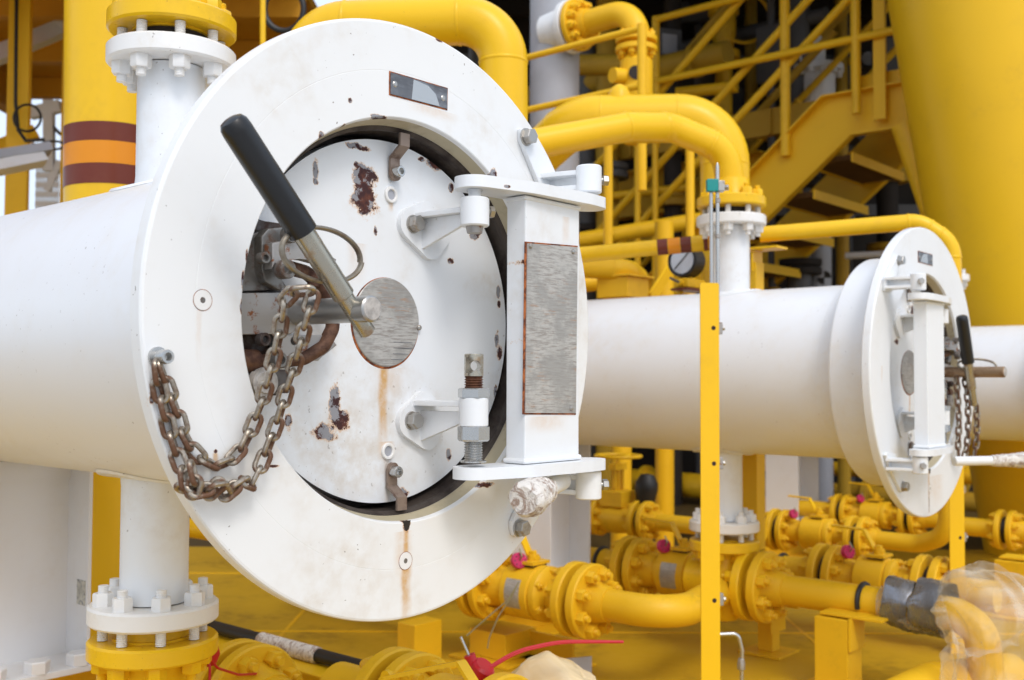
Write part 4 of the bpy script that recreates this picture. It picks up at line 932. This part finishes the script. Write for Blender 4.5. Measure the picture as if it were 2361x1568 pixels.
# pedestals
pedestal(968, 1424, 5.6, 'yellow post with no bracket below the bottom of the big ring', .20, .13, False)
pedestal(1160, 1440, 5.85, 'wide yellow support below the nearest ball valve', .26, .26, False)
t = pedestal(1265, 1455, 5.75, 'narrow yellow support fin below the nearest ball valve', .02, .34, False)
pedestal(1772, 1385, 5.95, 'yellow support with angle bracket under the long pipe near the tee', .09, .09)
pedestal(1932, 1412, 5.25, 'yellow support with angle bracket under the long pipe left of the plastic wrap', .17, .17)
pedestal(2338, 1285, 6.9, 'yellow support with angle bracket at the right edge', .19, .19)
pedestal(1500, 1270, 8.0, 'yellow support behind the second ball valve', .2, .2, False)
pedestal(2000, 1300, 7.5, 'yellow support under the far ball valve on the right', .1, .1, False)
# grey plate on the deck
t = thing('steel_sheet', 'loose grey steel sheet leaning behind the cream plastic bundle', 'sheet', V(1330, 1530, 5.4), R(20)); MB().box((0, 0, -.05), (.16, .01, .16)).build('sheet', mGreyL, t)

# wrapped elbow on the right: grey tape bands, clear plastic
def blob(P, rs, name, mat, par, n=40, amp=.02, seed=1, world=True):
    from mathutils import noise as mn
    m = MB(); m.tube(P, .1, n, rs=rs, cap=False)
    for v in m.bm.verts:
        q = mn.noise_vector(v.co * 6 + Vector((seed, 0, 0))) * amp + mn.noise_vector(v.co * 17 + Vector((seed, 3, 0))) * amp * .4
        r_ = 1 - abs(mn.noise(v.co * 9 + Vector((0, seed, 0)))) * 2; v.co += q + q.normalized() * r_ * amp * .3
    return m.build(name, mat, par, world=world, ang=60)
def smooth(pts, n=12):
    P = [Vector(p) for p in pts]; Q = []
    for i in range(len(P) - 1):
        p0, p1, p2, p3 = P[max(i - 1, 0)], P[i], P[i + 1], P[min(i + 2, len(P) - 1)]
        for k in range(n): s = k / n; Q.append(.5 * ((2 * p1) + (p2 - p0) * s + (2 * p0 - 5 * p1 + 4 * p2 - p3) * s * s + (3 * p1 - p0 - 3 * p2 + p3) * s ** 3))
    Q.append(P[-1]); return Q
def LB(u): return B5 + DV * on_line(u, B5, DV)
t = thing('plastic_wrap', 'clear plastic sheet taped round the yellow elbow at the bottom right', 'plastic sheet', LB(2100))
Pp = smooth([LB(2034), LB(2056), LB(2110), LB(2170), LB(2215) + EZ * .02 - EX * .0, V(2290, 1420, 4.75), V(2330, 1520, 4.65), V(2330, 1640, 4.6)], 12); n = len(Pp)
rs = []
for i in range(n):
    s = i / (n - 1); rs.append(.083 + (.026 * min(1, s / .3)) + (.17 * max(0, (s - .42) / .58) ** .8))
m = MB(); NN = 180; m.tube(Pp, .1, NN, rs=rs, cap=False); m.bm.verts.ensure_lookup_table()
from mathutils import noise as mnoise
for i in range(n):
    s_ = i / (n - 1); amp = .006 + .045 * max(0, (s_ - .38) / .62) ** .8
    for k in range(NN):
        v = m.bm.verts[i * NN + k]; a_ = 2 * PI * k / NN; wv = mnoise.noise(Vector((math.cos(a_) * 1.3, math.sin(a_) * 1.3, s_ * 3)))
        q = 1 - abs(math.sin(3.5 * a_ + 6 * s_ + 3.0 * wv)); q2 = 1 - abs(math.sin(8.5 * a_ - 9 * s_ + 4 * wv))
        dr_ = (v.co - Pp[i]).normalized(); v.co += dr_ * amp * (q * 1.1 + q2 * .45 - .6 + wv * .8)
m.build('sheet', mPlast, t, world=True, ang=70)
for u0, u1, rr in ((2052, 2108, .124), (2115, 2184, .136)):
    a, b = LB(u0) + EZ * .02, LB(u1) + EZ * .01; k = 8; blob([a.lerp(b, i / k) for i in range(k + 1)], [rr + .003 * (i % 2) for i in range(k + 1)], 'duct_tape_band', mSilver, t, 60, .018, 5)
# cream plastic bundle at the bottom centre
t = thing('plastic_bundle', 'cream plastic wrapped bundle at the bottom edge centre', 'bundle', V(1268, 1640, 3.6)); o = t.matrix_basis.translation
n = 18; prs = [(.175 * math.sin(PI * (i + .35) / (n + .7)) ** .35) for i in range(n + 1)]
blob([Vector((-.17 + .34 * i / n, 0, 0)) for i in range(n + 1)], prs, 'wrap', mPlast2, t, 40, .03, 9, world=False)
MB().cyl((-.13, 0, -.02), (.13, 0, -.02), .085, 28, .02).build('wrapped_fitting', mYd, t)
pipe_thing('low_pipe', 'yellow pipe end low at the bottom right under the plastic', 'pipe', [V(2040, 1640, 4.6), V(2150, 1585, 4.9), V(2330, 1560, 5.2)], .11, .2, mYd)

# ================================================================== background: stairs, rails, leg, dark module
S0 = V(1970, 313, 10.8)                      # underside of the knee of the near stringer
t = thing('staircase', 'yellow steel staircase rising to a landing behind the thick arches', 'staircase', S0, TH); t.scale = (1.35, 1.35, 1.35); mGrat = plain('brown_grating', (.16, .075, .018), .6); SL = math.tan(R(39)); HZ = .33; RUN = 3.6; KU = .23; LD = .9; UP = HZ + KU * SL
def stringer(x):
    p = [(-LD, .0), (0, 0), (RUN, -RUN * SL), (RUN, UP - RUN * SL), (KU, HZ), (-LD, HZ)]
    m = MB().prism(p, (x, 0, 0), (0, 1, 0), (0, 0, 1), (.012, 0, 0))
    for a, b in (((-LD, 0), (0, 0)), ((0, 0), (RUN, -RUN * SL)), ((-LD, HZ), (KU, HZ)), ((KU, HZ), (RUN, UP - RUN * SL))):
        A, B = Vector((x, *a)), Vector((x, *b)); dd = (B - A); c = (A + B) / 2; L = dd.length; dd.normalize(); nn = Vector((1, 0, 0)).cross(dd)
        m.box(c + Vector((-.035 if x < .5 else .047, 0, 0)), (.08, L, .012), (Vector((1, 0, 0)), dd, nn))
    return m.build('stringer', mYb, t)
stringer(0); stringer(1.06)
for i in range(1, 12):
    y = .06 + i * .31; z = .10 - i * .31 * SL
    if y > RUN: break
    m = MB(); m.box((.535, y, z), (1.04, .006, .05))
    for k in range(14): m.box((.535, y - .01 - k * .024, z), (1.03, .006, .045))
    for k in range(9): m.box((.08 + k * .114, y - .165, z + .008), (.008, .31, .02))
    tr = m.build('tread', mGrat, t)
    MB().box((.535, y + .012, z - .005), (1.05, .014, .075)).build('nosing', mYb, tr); MB().box((.535, y - .345, z - .005), (1.05, .012, .075)).build('back_bar', mYb, tr)
MB().box((.535, -.33, HZ - .03), (1.04, 1.1, .03)).build('landing', mYd, t)
def rod(name, A, B, r, mat, par, n=12): return MB().cyl(A, B, r, n).build(name, mat, par)
def ys(u): return -on_line(u, S0 - EX * .04, DV) / 1.35
for h, y0 in ((.557, -.8), (.89, -.8), (1.51, -.6)): rod('handrail', (-.03, y0, UP + h - y0 * SL), (-.03, RUN, UP + h - RUN * SL), .033, mYb, t)
for h in (.50, .93): rod('handrail', (1.09, -.8, UP + h + .8 * SL), (1.09, RUN, UP + h - RUN * SL), .030, mYb, t)
for u, top in ((1812, 1.55), (1592, .92), (1402, .92)):
    y = ys(u); rod('rail_post', (-.035, y, UP - y * SL - .16), (-.035, y, UP - y * SL + top), .040, mYb, t)
for u in (1700, 1500): y = ys(u); rod('rail_post', (1.09, y, UP - y * SL - .1), (1.09, y, UP - y * SL + .95), .034, mYb, t)
y = ys(1975); rod('rail_post', (-.035, y, HZ), (-.035, y, HZ + 1.5), .038, mYb, t)
y = ys(2035); MB().box((-.07, y, HZ + .42), (.03, .09, 1.35)).build('flat_post', mYb, t)
MB().box((.02, -.45, HZ + .06), (.015, .85, .12)).build('toe_plate', mYb, t)
# level guard rails behind
G = V(1480, 65, 7.7); t = thing('guard_rail', 'level yellow guard rail in front of the pale column', 'railing', G, TH, 'level yellow guard rails')
for z in (0, -.425): rod('rail', (0, 0, z), (0, 3.2, z), .026, mYb, t, 14)
rod('rail_post', (0, 0, -1.2), (0, 0, .03), .034, mYb, t); rod('rail_post', (0, 1.8, -1.2), (0, 1.8, .0), .03, mYb, t)
G = V(1512, 45, 12.2); t = thing('guard_rail', 'level yellow guard rail behind the staircase rails', 'railing', G, TH, 'level yellow guard rails')
for z in (0, -.73): rod('rail', (0, 0, z), (0, -5, z), .042, mYb, t, 14)
for y in (0, -2.4): rod('rail_post', (0, y, -1.5), (0, y, .03), .046, mYb, t)
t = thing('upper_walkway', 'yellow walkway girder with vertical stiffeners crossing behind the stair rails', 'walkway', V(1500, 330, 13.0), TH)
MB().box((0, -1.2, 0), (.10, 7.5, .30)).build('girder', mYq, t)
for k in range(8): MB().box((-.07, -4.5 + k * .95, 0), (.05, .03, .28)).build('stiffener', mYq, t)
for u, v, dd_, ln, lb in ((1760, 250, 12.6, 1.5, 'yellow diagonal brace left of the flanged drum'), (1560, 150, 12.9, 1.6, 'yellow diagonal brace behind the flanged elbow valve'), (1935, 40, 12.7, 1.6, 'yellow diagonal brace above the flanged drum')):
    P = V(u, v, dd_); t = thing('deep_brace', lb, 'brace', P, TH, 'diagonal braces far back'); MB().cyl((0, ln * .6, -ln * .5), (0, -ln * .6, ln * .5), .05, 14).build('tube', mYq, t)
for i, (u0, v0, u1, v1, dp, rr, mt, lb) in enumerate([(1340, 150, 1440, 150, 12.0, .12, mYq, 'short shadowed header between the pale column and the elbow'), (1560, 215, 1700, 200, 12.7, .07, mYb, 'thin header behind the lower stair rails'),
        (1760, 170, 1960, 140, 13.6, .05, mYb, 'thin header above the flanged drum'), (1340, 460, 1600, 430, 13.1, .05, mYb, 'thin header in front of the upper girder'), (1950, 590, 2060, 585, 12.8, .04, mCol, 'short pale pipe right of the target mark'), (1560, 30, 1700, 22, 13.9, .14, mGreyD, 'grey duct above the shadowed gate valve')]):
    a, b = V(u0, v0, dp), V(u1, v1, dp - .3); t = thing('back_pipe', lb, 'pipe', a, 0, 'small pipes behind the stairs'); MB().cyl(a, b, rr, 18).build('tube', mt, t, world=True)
# pale column, flanged elbow line, deep pipes
def upright(u, dep, r, z0, z1, name, label, cat, mat, n=32, group=None):
    P = V(u, 868, dep); t = thing(name, label, cat, (P.x, P.y, z0), 0, group); MB().cyl((0, 0, 0), (0, 0, z1 - z0), r, n).build('tube', mat, t); return t
t = upright(1277, 9.0, .212, 0, 6.7, 'pale_column', 'thick pale grey column behind the guard rail', 'column', mGreyL, 40)
MB().lathe([(.213, 3.02), (.219, 3.03), (.219, 3.06), (.213, 3.07)], (0, 0, 0), (0, 0, 1), 40).build('weld_band', mGreyL, t)
e0, e1, e2 = V(1318, 62, 8.75), V(1470, 20, 8.3), V(1468, 330, 8.3); dd = (e1 - e0).normalized()
t = thing('flanged_elbow', 'yellow flanged elbow leaving the pale column and turning down', 'pipe', e0)
MB().tube(bend([e0 + dd * .15, e1, e2], .24, 12), .100, 28).build('tube', mYb, t, world=True, ang=50)
MB().cyl(e0 - dd * .25, e0 + dd * .0, .16, 30, r1=.17).build('white_stub', mW, t, world=True); MB().cyl(e0 - dd * .03, e0 + dd * .03, .22, 36, .006).build('white_flange', mW, t, world=True)
flange(t, e0 + dd * .04, dd, .215, .055, mYb, 12, rneck=.11, nlen=.1); fz = V(1467, 104, 8.3)
flange(t, fz + EZ * .01, EZ, .165, .05, mYb, 8, rneck=.105); flange(t, fz - EZ * .01, -EZ, .165, .05, mYb, 8, rneck=.105)
vb = V(1467, 178, 8.3); MB().lathe([(.09, -.22), (.13, -.14), (.13, .12), (.09, .18)], vb, (0, 0, 1), 28).build('valve_body', mYb, t, world=True)
MB().lathe([(0, 0), (.055, 0)], vb + Vector((-.02, -.135, .0)), (0, 1, 0), 20).build('drilled_hole', mDark, t, world=True); MB().cyl(vb + Vector((0, 0, 0)), vb + Vector((-.2, -.12, -.02)), .06, 18).build('side_port', mYb, t, world=True)
# big leg
a, b = Vector((3.90, 9.35, 6.8)), Vector((5.02, 9.35, .0)); t = thing('platform_leg', 'huge slanting yellow platform leg at the right', 'leg', b); MB().cyl(b, a, .80, 96).build('tube', mY, t, world=True)
a, b = V(2088, 290, 10.4), V(2250, 760, 9.9); t = thing('brace_pipe', 'slanting yellow brace between the landing and the big leg', 'brace', a); MB().cyl(a, b, .135, 28).build('tube', mYb, t, world=True)

# mid-distance yellow steelwork behind the hinge and under the stairs
def along(u, v, dep, y0, y1, wx, hz, name, label, mat, grp=None, flangy=False, cat='beam'):
    P = V(u, v, dep); t = thing(name, label, cat, P, TH, grp); m = MB()
    if flangy:
        m.box((0, (y0 + y1) / 2, hz / 2 - .01), (wx, y1 - y0, .02)); m.box((0, (y0 + y1) / 2, -hz / 2 + .01), (wx, y1 - y0, .02)); m.box((0, (y0 + y1) / 2, 0), (.02, y1 - y0, hz - .042))
    else: m.box((0, (y0 + y1) / 2, 0), (wx, y1 - y0, hz), bev=.005)
    m.build('section', mat, t); return t
along(1600, 430, 13.6, -1.0, 4.0, .25, .62, 'girder', 'yellow girder level with the bolted upper lug, behind the stairs', mYb, flangy=True)
along(1600, 545, 13.7, -.9, 4.0, .16, .34, 'girder', 'yellow girder below the stairs behind the striped pipe', mYb)
pipe_thing('cross_pipe', 'yellow pipe crossing under the staircase with a black clamp', 'pipe', [V(1300, 560, 11.6), V(1720, 490, 11.2)], .085, .1, mYb)
pipe_thing('cross_pipe', 'short yellow pipe end left of the gauge', 'pipe', [V(1250, 610, 7.4), V(1448, 622, 7.3), V(1470, 640, 7.6)], .075, .1, mYb)
pipe_thing('cross_pipe', 'lower yellow pipe beside the front hinge post', 'pipe', [V(1250, 668, 7.9), V(1420, 646, 7.9)], .06, .1, mYb)
upright(1532, 9.6, .085, 0, 2.95, 'upright_pipe', 'upright yellow pipe left of the gauge', 'pipe', mYb)
upright(1432, 9.2, .09, 0, 2.5, 'upright_pipe', 'upright yellow pipe behind the short pipe end', 'pipe', mYb)
for u, v in ((1436, 665),):
    P = V(u, v, 7.4); t = thing('junction_box', 'square yellow steel box above the middle barrel', 'box', P, TH); m = MB().box((0, 0, 0), (.26, .26, .14), bev=.006); m.build('shell', mYb, t); MB().box((0, 0, .078), (.32, .32, .014), bev=.002).build('lid', mYb, t)
for u, dep, lab in ((1402, 8.3, 'yellow upright just right of the front ring lug'), (1592, 8.6, 'yellow upright left of the nozzle flange'), (1470, 12.0, 'slim yellow upright behind the stair rails'), (1511, 12.1, 'second slim yellow upright behind the stair rails')):
    upright(u, dep, .036, 1.9 if dep > 9 else 2.0, 3.75 if dep < 9 else 4.3, 'steel_upright', lab, 'post', mYb, 14)
a, b = V(1500, 690, 7.6), V(1570, 585, 8.2); t = thing('diagonal_brace', 'short flat yellow diagonal left of the gauge', 'brace', a); MB().box((a + b) / 2, (.10, (b - a).length, .02), None).build('flat', mYb, t, world=True)
o = t.children[0]; o.data.transform(Matrix.Translation(-(b - a) / 2)); o.data.transform((b - a).to_track_quat('Y', 'X').to_matrix().to_4x4()); o.data.transform(Matrix.Translation((b - a) / 2))
t = upright(1890, 13.2, .155, 0, 3.4, 'pale_column', 'pale grey upright carrying a black and white target mark', 'column', mGreyL)
for q in (0, 2):
    m = MB(); pl = [(0, 0)] + [(.085 * math.cos(PI / 2 * q + k * PI / 16), .085 * math.sin(PI / 2 * q + k * PI / 16)) for k in range(9)]
    zc = V(1895, 640, 13.03).z; m.prism(pl, (.02, -.162, zc), (1, 0, 0), (0, 0, 1), (0, .008, 0)); m.build('target_mark', mDark, t)
t = thing('flanged_drum', 'small pale grey flanged drum seen through the stair rails', 'drum', V(1885, 262, 12.9)); t.scale = (1.25, 1.25, 1.25)
MB().lathe([(.17, -.1), (.17, .38), (.25, .40), (.25, .46), (.12, .48), (.08, .5), (.08, .75), (0, .75)], (0, 0, 0), (0, 0, 1), 30).build('shell', mCol, t)
for k in range(12): MB().hexa((.215 * math.cos(k * PI / 6), .215 * math.sin(k * PI / 6), .40), (0, 0, -1), .05, .04).build('nut', mCol, t)
MB().tube([(-.18, -.1, .46), (-.2, -.1, .6), (-.1, -.1, .62)], .012, 8).build('lifting_eye', mCol, t)
t = thing('pressure_gauge', 'small round gauge high up behind the stair rails', 'gauge', V(2002, 135, 13.4)); t.scale = (1.25, 1.25, 1.25); MB().lathe([(0, -.05), (.08, -.05), (.085, 0), (.075, .01), (.07, 0)], (0, 0, 0), (0, -1, 0), 24).build('case', mBlk2, t); MB().lathe([(0, .002), (.07, .002)], (0, 0, 0), (0, -1, 0), 24).build('dial', mGreyL, t)
t = thing('gate_valve', 'shadowed yellow gate valve high above the arch', 'valve', V(1668, 60, 13.2)); t.scale = (1.2, 1.2, 1.2)
MB().lathe([(.09, -1.0), (.09, -.38), (.17, -.36), (.17, -.28), (.1, -.24), (.13, -.1), (.13, .1), (.16, .12), (.16, .2), (.05, .22), (.04, .6)], (0, 0, 0), (0, 0, 1), 28).build('body', mYb, t)
MB().tube([(.2 + .26 * math.cos(i * PI / 16), -.1, .05 + .26 * math.sin(i * PI / 16)) for i in range(32)], .018, 8, closed=True).build('handwheel', mYb, t)
# deep dark module: added dark backdrop, beams, pipes
t = thing('shade_backdrop', 'added dark backdrop at the back, its colour standing for deep shade', 'wall', (4.2, 15, 0), 0); MB().box((0, 0, 3.4), (19.5, .2, 6.8)).build('wall_panel', mDark, t)  # added dark sheet; its colour stands for shade receding behind the stairs
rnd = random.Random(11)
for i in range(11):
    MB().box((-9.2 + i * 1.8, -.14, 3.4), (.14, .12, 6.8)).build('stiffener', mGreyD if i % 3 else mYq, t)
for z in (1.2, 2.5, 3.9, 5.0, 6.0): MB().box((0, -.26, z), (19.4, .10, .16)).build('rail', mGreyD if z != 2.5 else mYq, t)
cols = [mGreyD, mYq, mDark, mGreyD, mYq, mGreyD]  # dark tones put the far-back shade into the pipe colours
labs = ['shadowed upright pipe far back %s']
spots = [(1352, 'right of the pale column'), (1400, 'beside the flanged elbow'), (1552, 'behind the guard rail post'), (1612, 'left of the shadowed gate valve'), (1735, 'right of the shadowed gate valve'), (1782, 'left of the tall stair post'), (1845, 'left of the flanged drum'), (1945, 'between the drum and the small gauge'), (2050, 'beside the big leg'), (1085, 'inside the bend of the front arch'), (560, 'right of the front riser flange'), (1560, 'under the middle vessel'), (1960, 'under the far barrel')]
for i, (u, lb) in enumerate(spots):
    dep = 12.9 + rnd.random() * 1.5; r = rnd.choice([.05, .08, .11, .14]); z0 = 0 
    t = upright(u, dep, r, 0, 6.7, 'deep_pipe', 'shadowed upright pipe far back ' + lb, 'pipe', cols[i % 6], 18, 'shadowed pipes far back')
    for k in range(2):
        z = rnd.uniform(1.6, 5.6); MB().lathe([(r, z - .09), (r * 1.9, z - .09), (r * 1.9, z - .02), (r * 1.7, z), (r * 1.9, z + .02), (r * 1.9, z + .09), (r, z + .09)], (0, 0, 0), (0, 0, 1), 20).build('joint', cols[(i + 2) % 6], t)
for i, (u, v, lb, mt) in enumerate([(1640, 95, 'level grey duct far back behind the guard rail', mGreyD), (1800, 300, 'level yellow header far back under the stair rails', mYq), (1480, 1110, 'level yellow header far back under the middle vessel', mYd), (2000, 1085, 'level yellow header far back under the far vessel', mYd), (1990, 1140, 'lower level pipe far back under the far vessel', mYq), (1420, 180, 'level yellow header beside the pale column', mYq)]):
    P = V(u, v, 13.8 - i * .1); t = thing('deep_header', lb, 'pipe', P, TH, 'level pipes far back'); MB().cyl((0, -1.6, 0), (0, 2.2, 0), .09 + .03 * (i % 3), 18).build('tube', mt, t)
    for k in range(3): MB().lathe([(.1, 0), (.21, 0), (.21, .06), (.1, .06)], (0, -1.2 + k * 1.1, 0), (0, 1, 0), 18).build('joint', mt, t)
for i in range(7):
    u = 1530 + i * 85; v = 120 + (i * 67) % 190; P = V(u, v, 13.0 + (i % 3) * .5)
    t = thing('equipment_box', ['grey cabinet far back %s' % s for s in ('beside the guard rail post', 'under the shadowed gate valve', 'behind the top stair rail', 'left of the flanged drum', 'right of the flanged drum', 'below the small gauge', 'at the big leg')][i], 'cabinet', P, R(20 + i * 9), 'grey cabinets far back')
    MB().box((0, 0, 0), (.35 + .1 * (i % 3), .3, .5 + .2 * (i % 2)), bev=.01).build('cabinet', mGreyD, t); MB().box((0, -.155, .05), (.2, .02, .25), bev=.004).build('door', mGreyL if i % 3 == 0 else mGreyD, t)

# ceiling deck above the module with girders
t = thing('upper_deck', 'yellow plated deck overhead seen from below', 'deck', (0, 5.6, 5.2)); mCe = paint('yellow_paint_ceiling', (.60, .30, .02), rough=.6, amt=.4, stain=(.3, .12, .01), sc=.6)
MB().box((-8.5, 3.8, .06), (13, 8.0, .1)).build('deck_plate', mCe, t)
for i in range(6): MB().box((-8.5, .1 + i * 1.45, -.12), (13, .12, .24)).build('deck_beam', mCe, t)
for x in (-8.6, -6.1, -3.6): MB().box((x, 3.75, -.28), (.2, 7.5, .36)).build('girder', mCe, t)
t = thing('added_shading_roof', 'unseen roof added dark to shade the staircase and deep pipes', 'roof', (0, 5.2, 6.8))
MB().box((7.5, 6.75, .06), (19, 6.3, .1)).build('roof_plate', mDark, t)  # out-of-view plate added in dark colour, sized to shade leg and stairs
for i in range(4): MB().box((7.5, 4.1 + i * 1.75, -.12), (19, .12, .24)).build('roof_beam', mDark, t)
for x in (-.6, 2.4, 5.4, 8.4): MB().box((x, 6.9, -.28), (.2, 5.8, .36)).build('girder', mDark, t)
for u, dep, wd, lb in ((30, 9.2, .13, 'yellow column at the left edge carrying the black cable'), (146, 9.8, .09, 'orange yellow column left of the banded pipe')):
    P = V(u, 868, dep); t = thing('deck_column', lb, 'column', (P.x, P.y, 0), R(20), 'yellow columns under the upper deck'); m = MB(); m.box((0, wd, 2.45), (wd * 1.3, .015, 4.9)); m.box((0, -wd, 2.45), (wd * 1.3, .015, 4.9)); m.box((0, 0, 2.45), (.015, 2 * wd - .016, 4.9)); m.build('section', mYb, t)
t = thing('diagonal_brace', 'pale diagonal brace under the upper deck at the left', 'brace', V(60, -40, 10.3)); o = t.matrix_basis.translation
def bar(p, q, wd, th, name, mat, par):
    p, q = Vector(p), Vector(q); d = (q - p).normalized(); x = d.cross(Vector((0, 1, 0))).normalized(); y = x.cross(d); MB().box((p + q) / 2, (wd, th, (q - p).length), (x, y, d)).build(name, mat, par)
bar((0, 0, 0), V(158, 62, 10.3) - o, .12, .1, 'section', mCol, t)
t = thing('cross_beam', 'pale level beam under the upper deck at the left', 'beam', V(-60, 150, 9.9)); o = t.matrix_basis.translation; bar((0, 0, 0), V(136, 68, 10.4) - o, .16, .1, 'section', mCol, t)
t = thing('cross_beam', 'yellow beam above the lamp at the left edge', 'beam', V(-60, 365, 9.4)); o = t.matrix_basis.translation; bar((0, 0, 0), V(84, 305, 9.6) - o, .12, .1, 'section', mYb, t)
t = thing('pale_frame', 'pale upright with diagonal struts left of the banded pipe', 'frame', V(112, 275, 11)); o = t.matrix_basis.translation
bar((0, 0, .2), V(114, 395, 11) - o, .10, .08, 'upright', mCol, t); bar(V(70, 262, 11) - o, V(140, 245, 11) - o, .12, .095, 'arm', mCol, t); bar(V(120, 290, 11) - o, V(140, 310, 11) - o, .03, .05, 'strut', mGreyD, t); bar(V(108, 440, 11) - o, V(140, 372, 11) - o, .07, .05, 'strut', mCol, t)
t = thing('perforated_panel', 'white perforated panel low behind the front vessel barrel', 'panel', V(108, 470, 11)); m = MB()
for i in range(9): m.box((0, 0, -.4 + i * .1), (.24, .02, .052))
for i in range(9): m.box((-.11 + i * .0275, 0, 0), (.012, .018, .9))
m.build('mesh', mCol, t)
t = thing('strip_lamp', 'grey fluorescent strip lamp fixture, unlit, at the left edge', 'lamp', V(40, 365, 8.2)); o = t.matrix_basis.translation
bar(V(-60, 372, 8.0) - o, V(112, 345, 8.4) - o, .07, .16, 'housing', mGreyL, t); bar(V(-60, 398, 7.95) - o, V(100, 366, 8.35) - o, .085, .13, 'diffuser', mCol, t); MB().box(V(92, 340, 8.35) - o, (.09, .08, .05)).build('gland', mBlk2, t)
t = thing('cable', 'black cable with a coil hanging on the left column', 'cable', V(36, 200, 9.0)); o = t.matrix_basis.translation
MB().tube([V(39, -60, 9.0) - o, V(37, 100, 9.0) - o, V(36, 235, 9.0) - o, V(42, 300, 9.0) - o, V(60, 325, 9.0) - o, V(100, 322, 8.8) - o], .016, 8).build('cable_run', mBlk2, t)
c = V(63, 272, 8.95) - o; MB().tube([c + Vector((.115 * math.cos(i * PI / 16), 0, .115 * math.sin(i * PI / 16))) for i in range(32)], .011, 8, closed=True).build('coil', mBlk2, t)
c = V(122, 335, 8.9) - o; MB().tube([c + Vector((.10 * math.cos(i * PI / 16), 0, .035 * math.sin(i * PI / 16))) for i in range(32)], .010, 8, closed=True).build('coil', mBlk2, t)
pipe_thing('conduit', 'slim yellow conduit standing above the left shoulder of the big ring', 'conduit', [V(606, 300, 6.5), V(606, -80, 6.5)], .018, .1, mY, n=12)
t = thing('cable_coil', 'black cable coil behind the top left of the front arch', 'cable', V(655, 20, 7)); MB().tube([Vector((.13 * math.cos(i * PI / 16), 0, .15 * math.sin(i * PI / 16))) for i in range(32)], .02, 8, closed=True).build('coil', mBlk2, t)
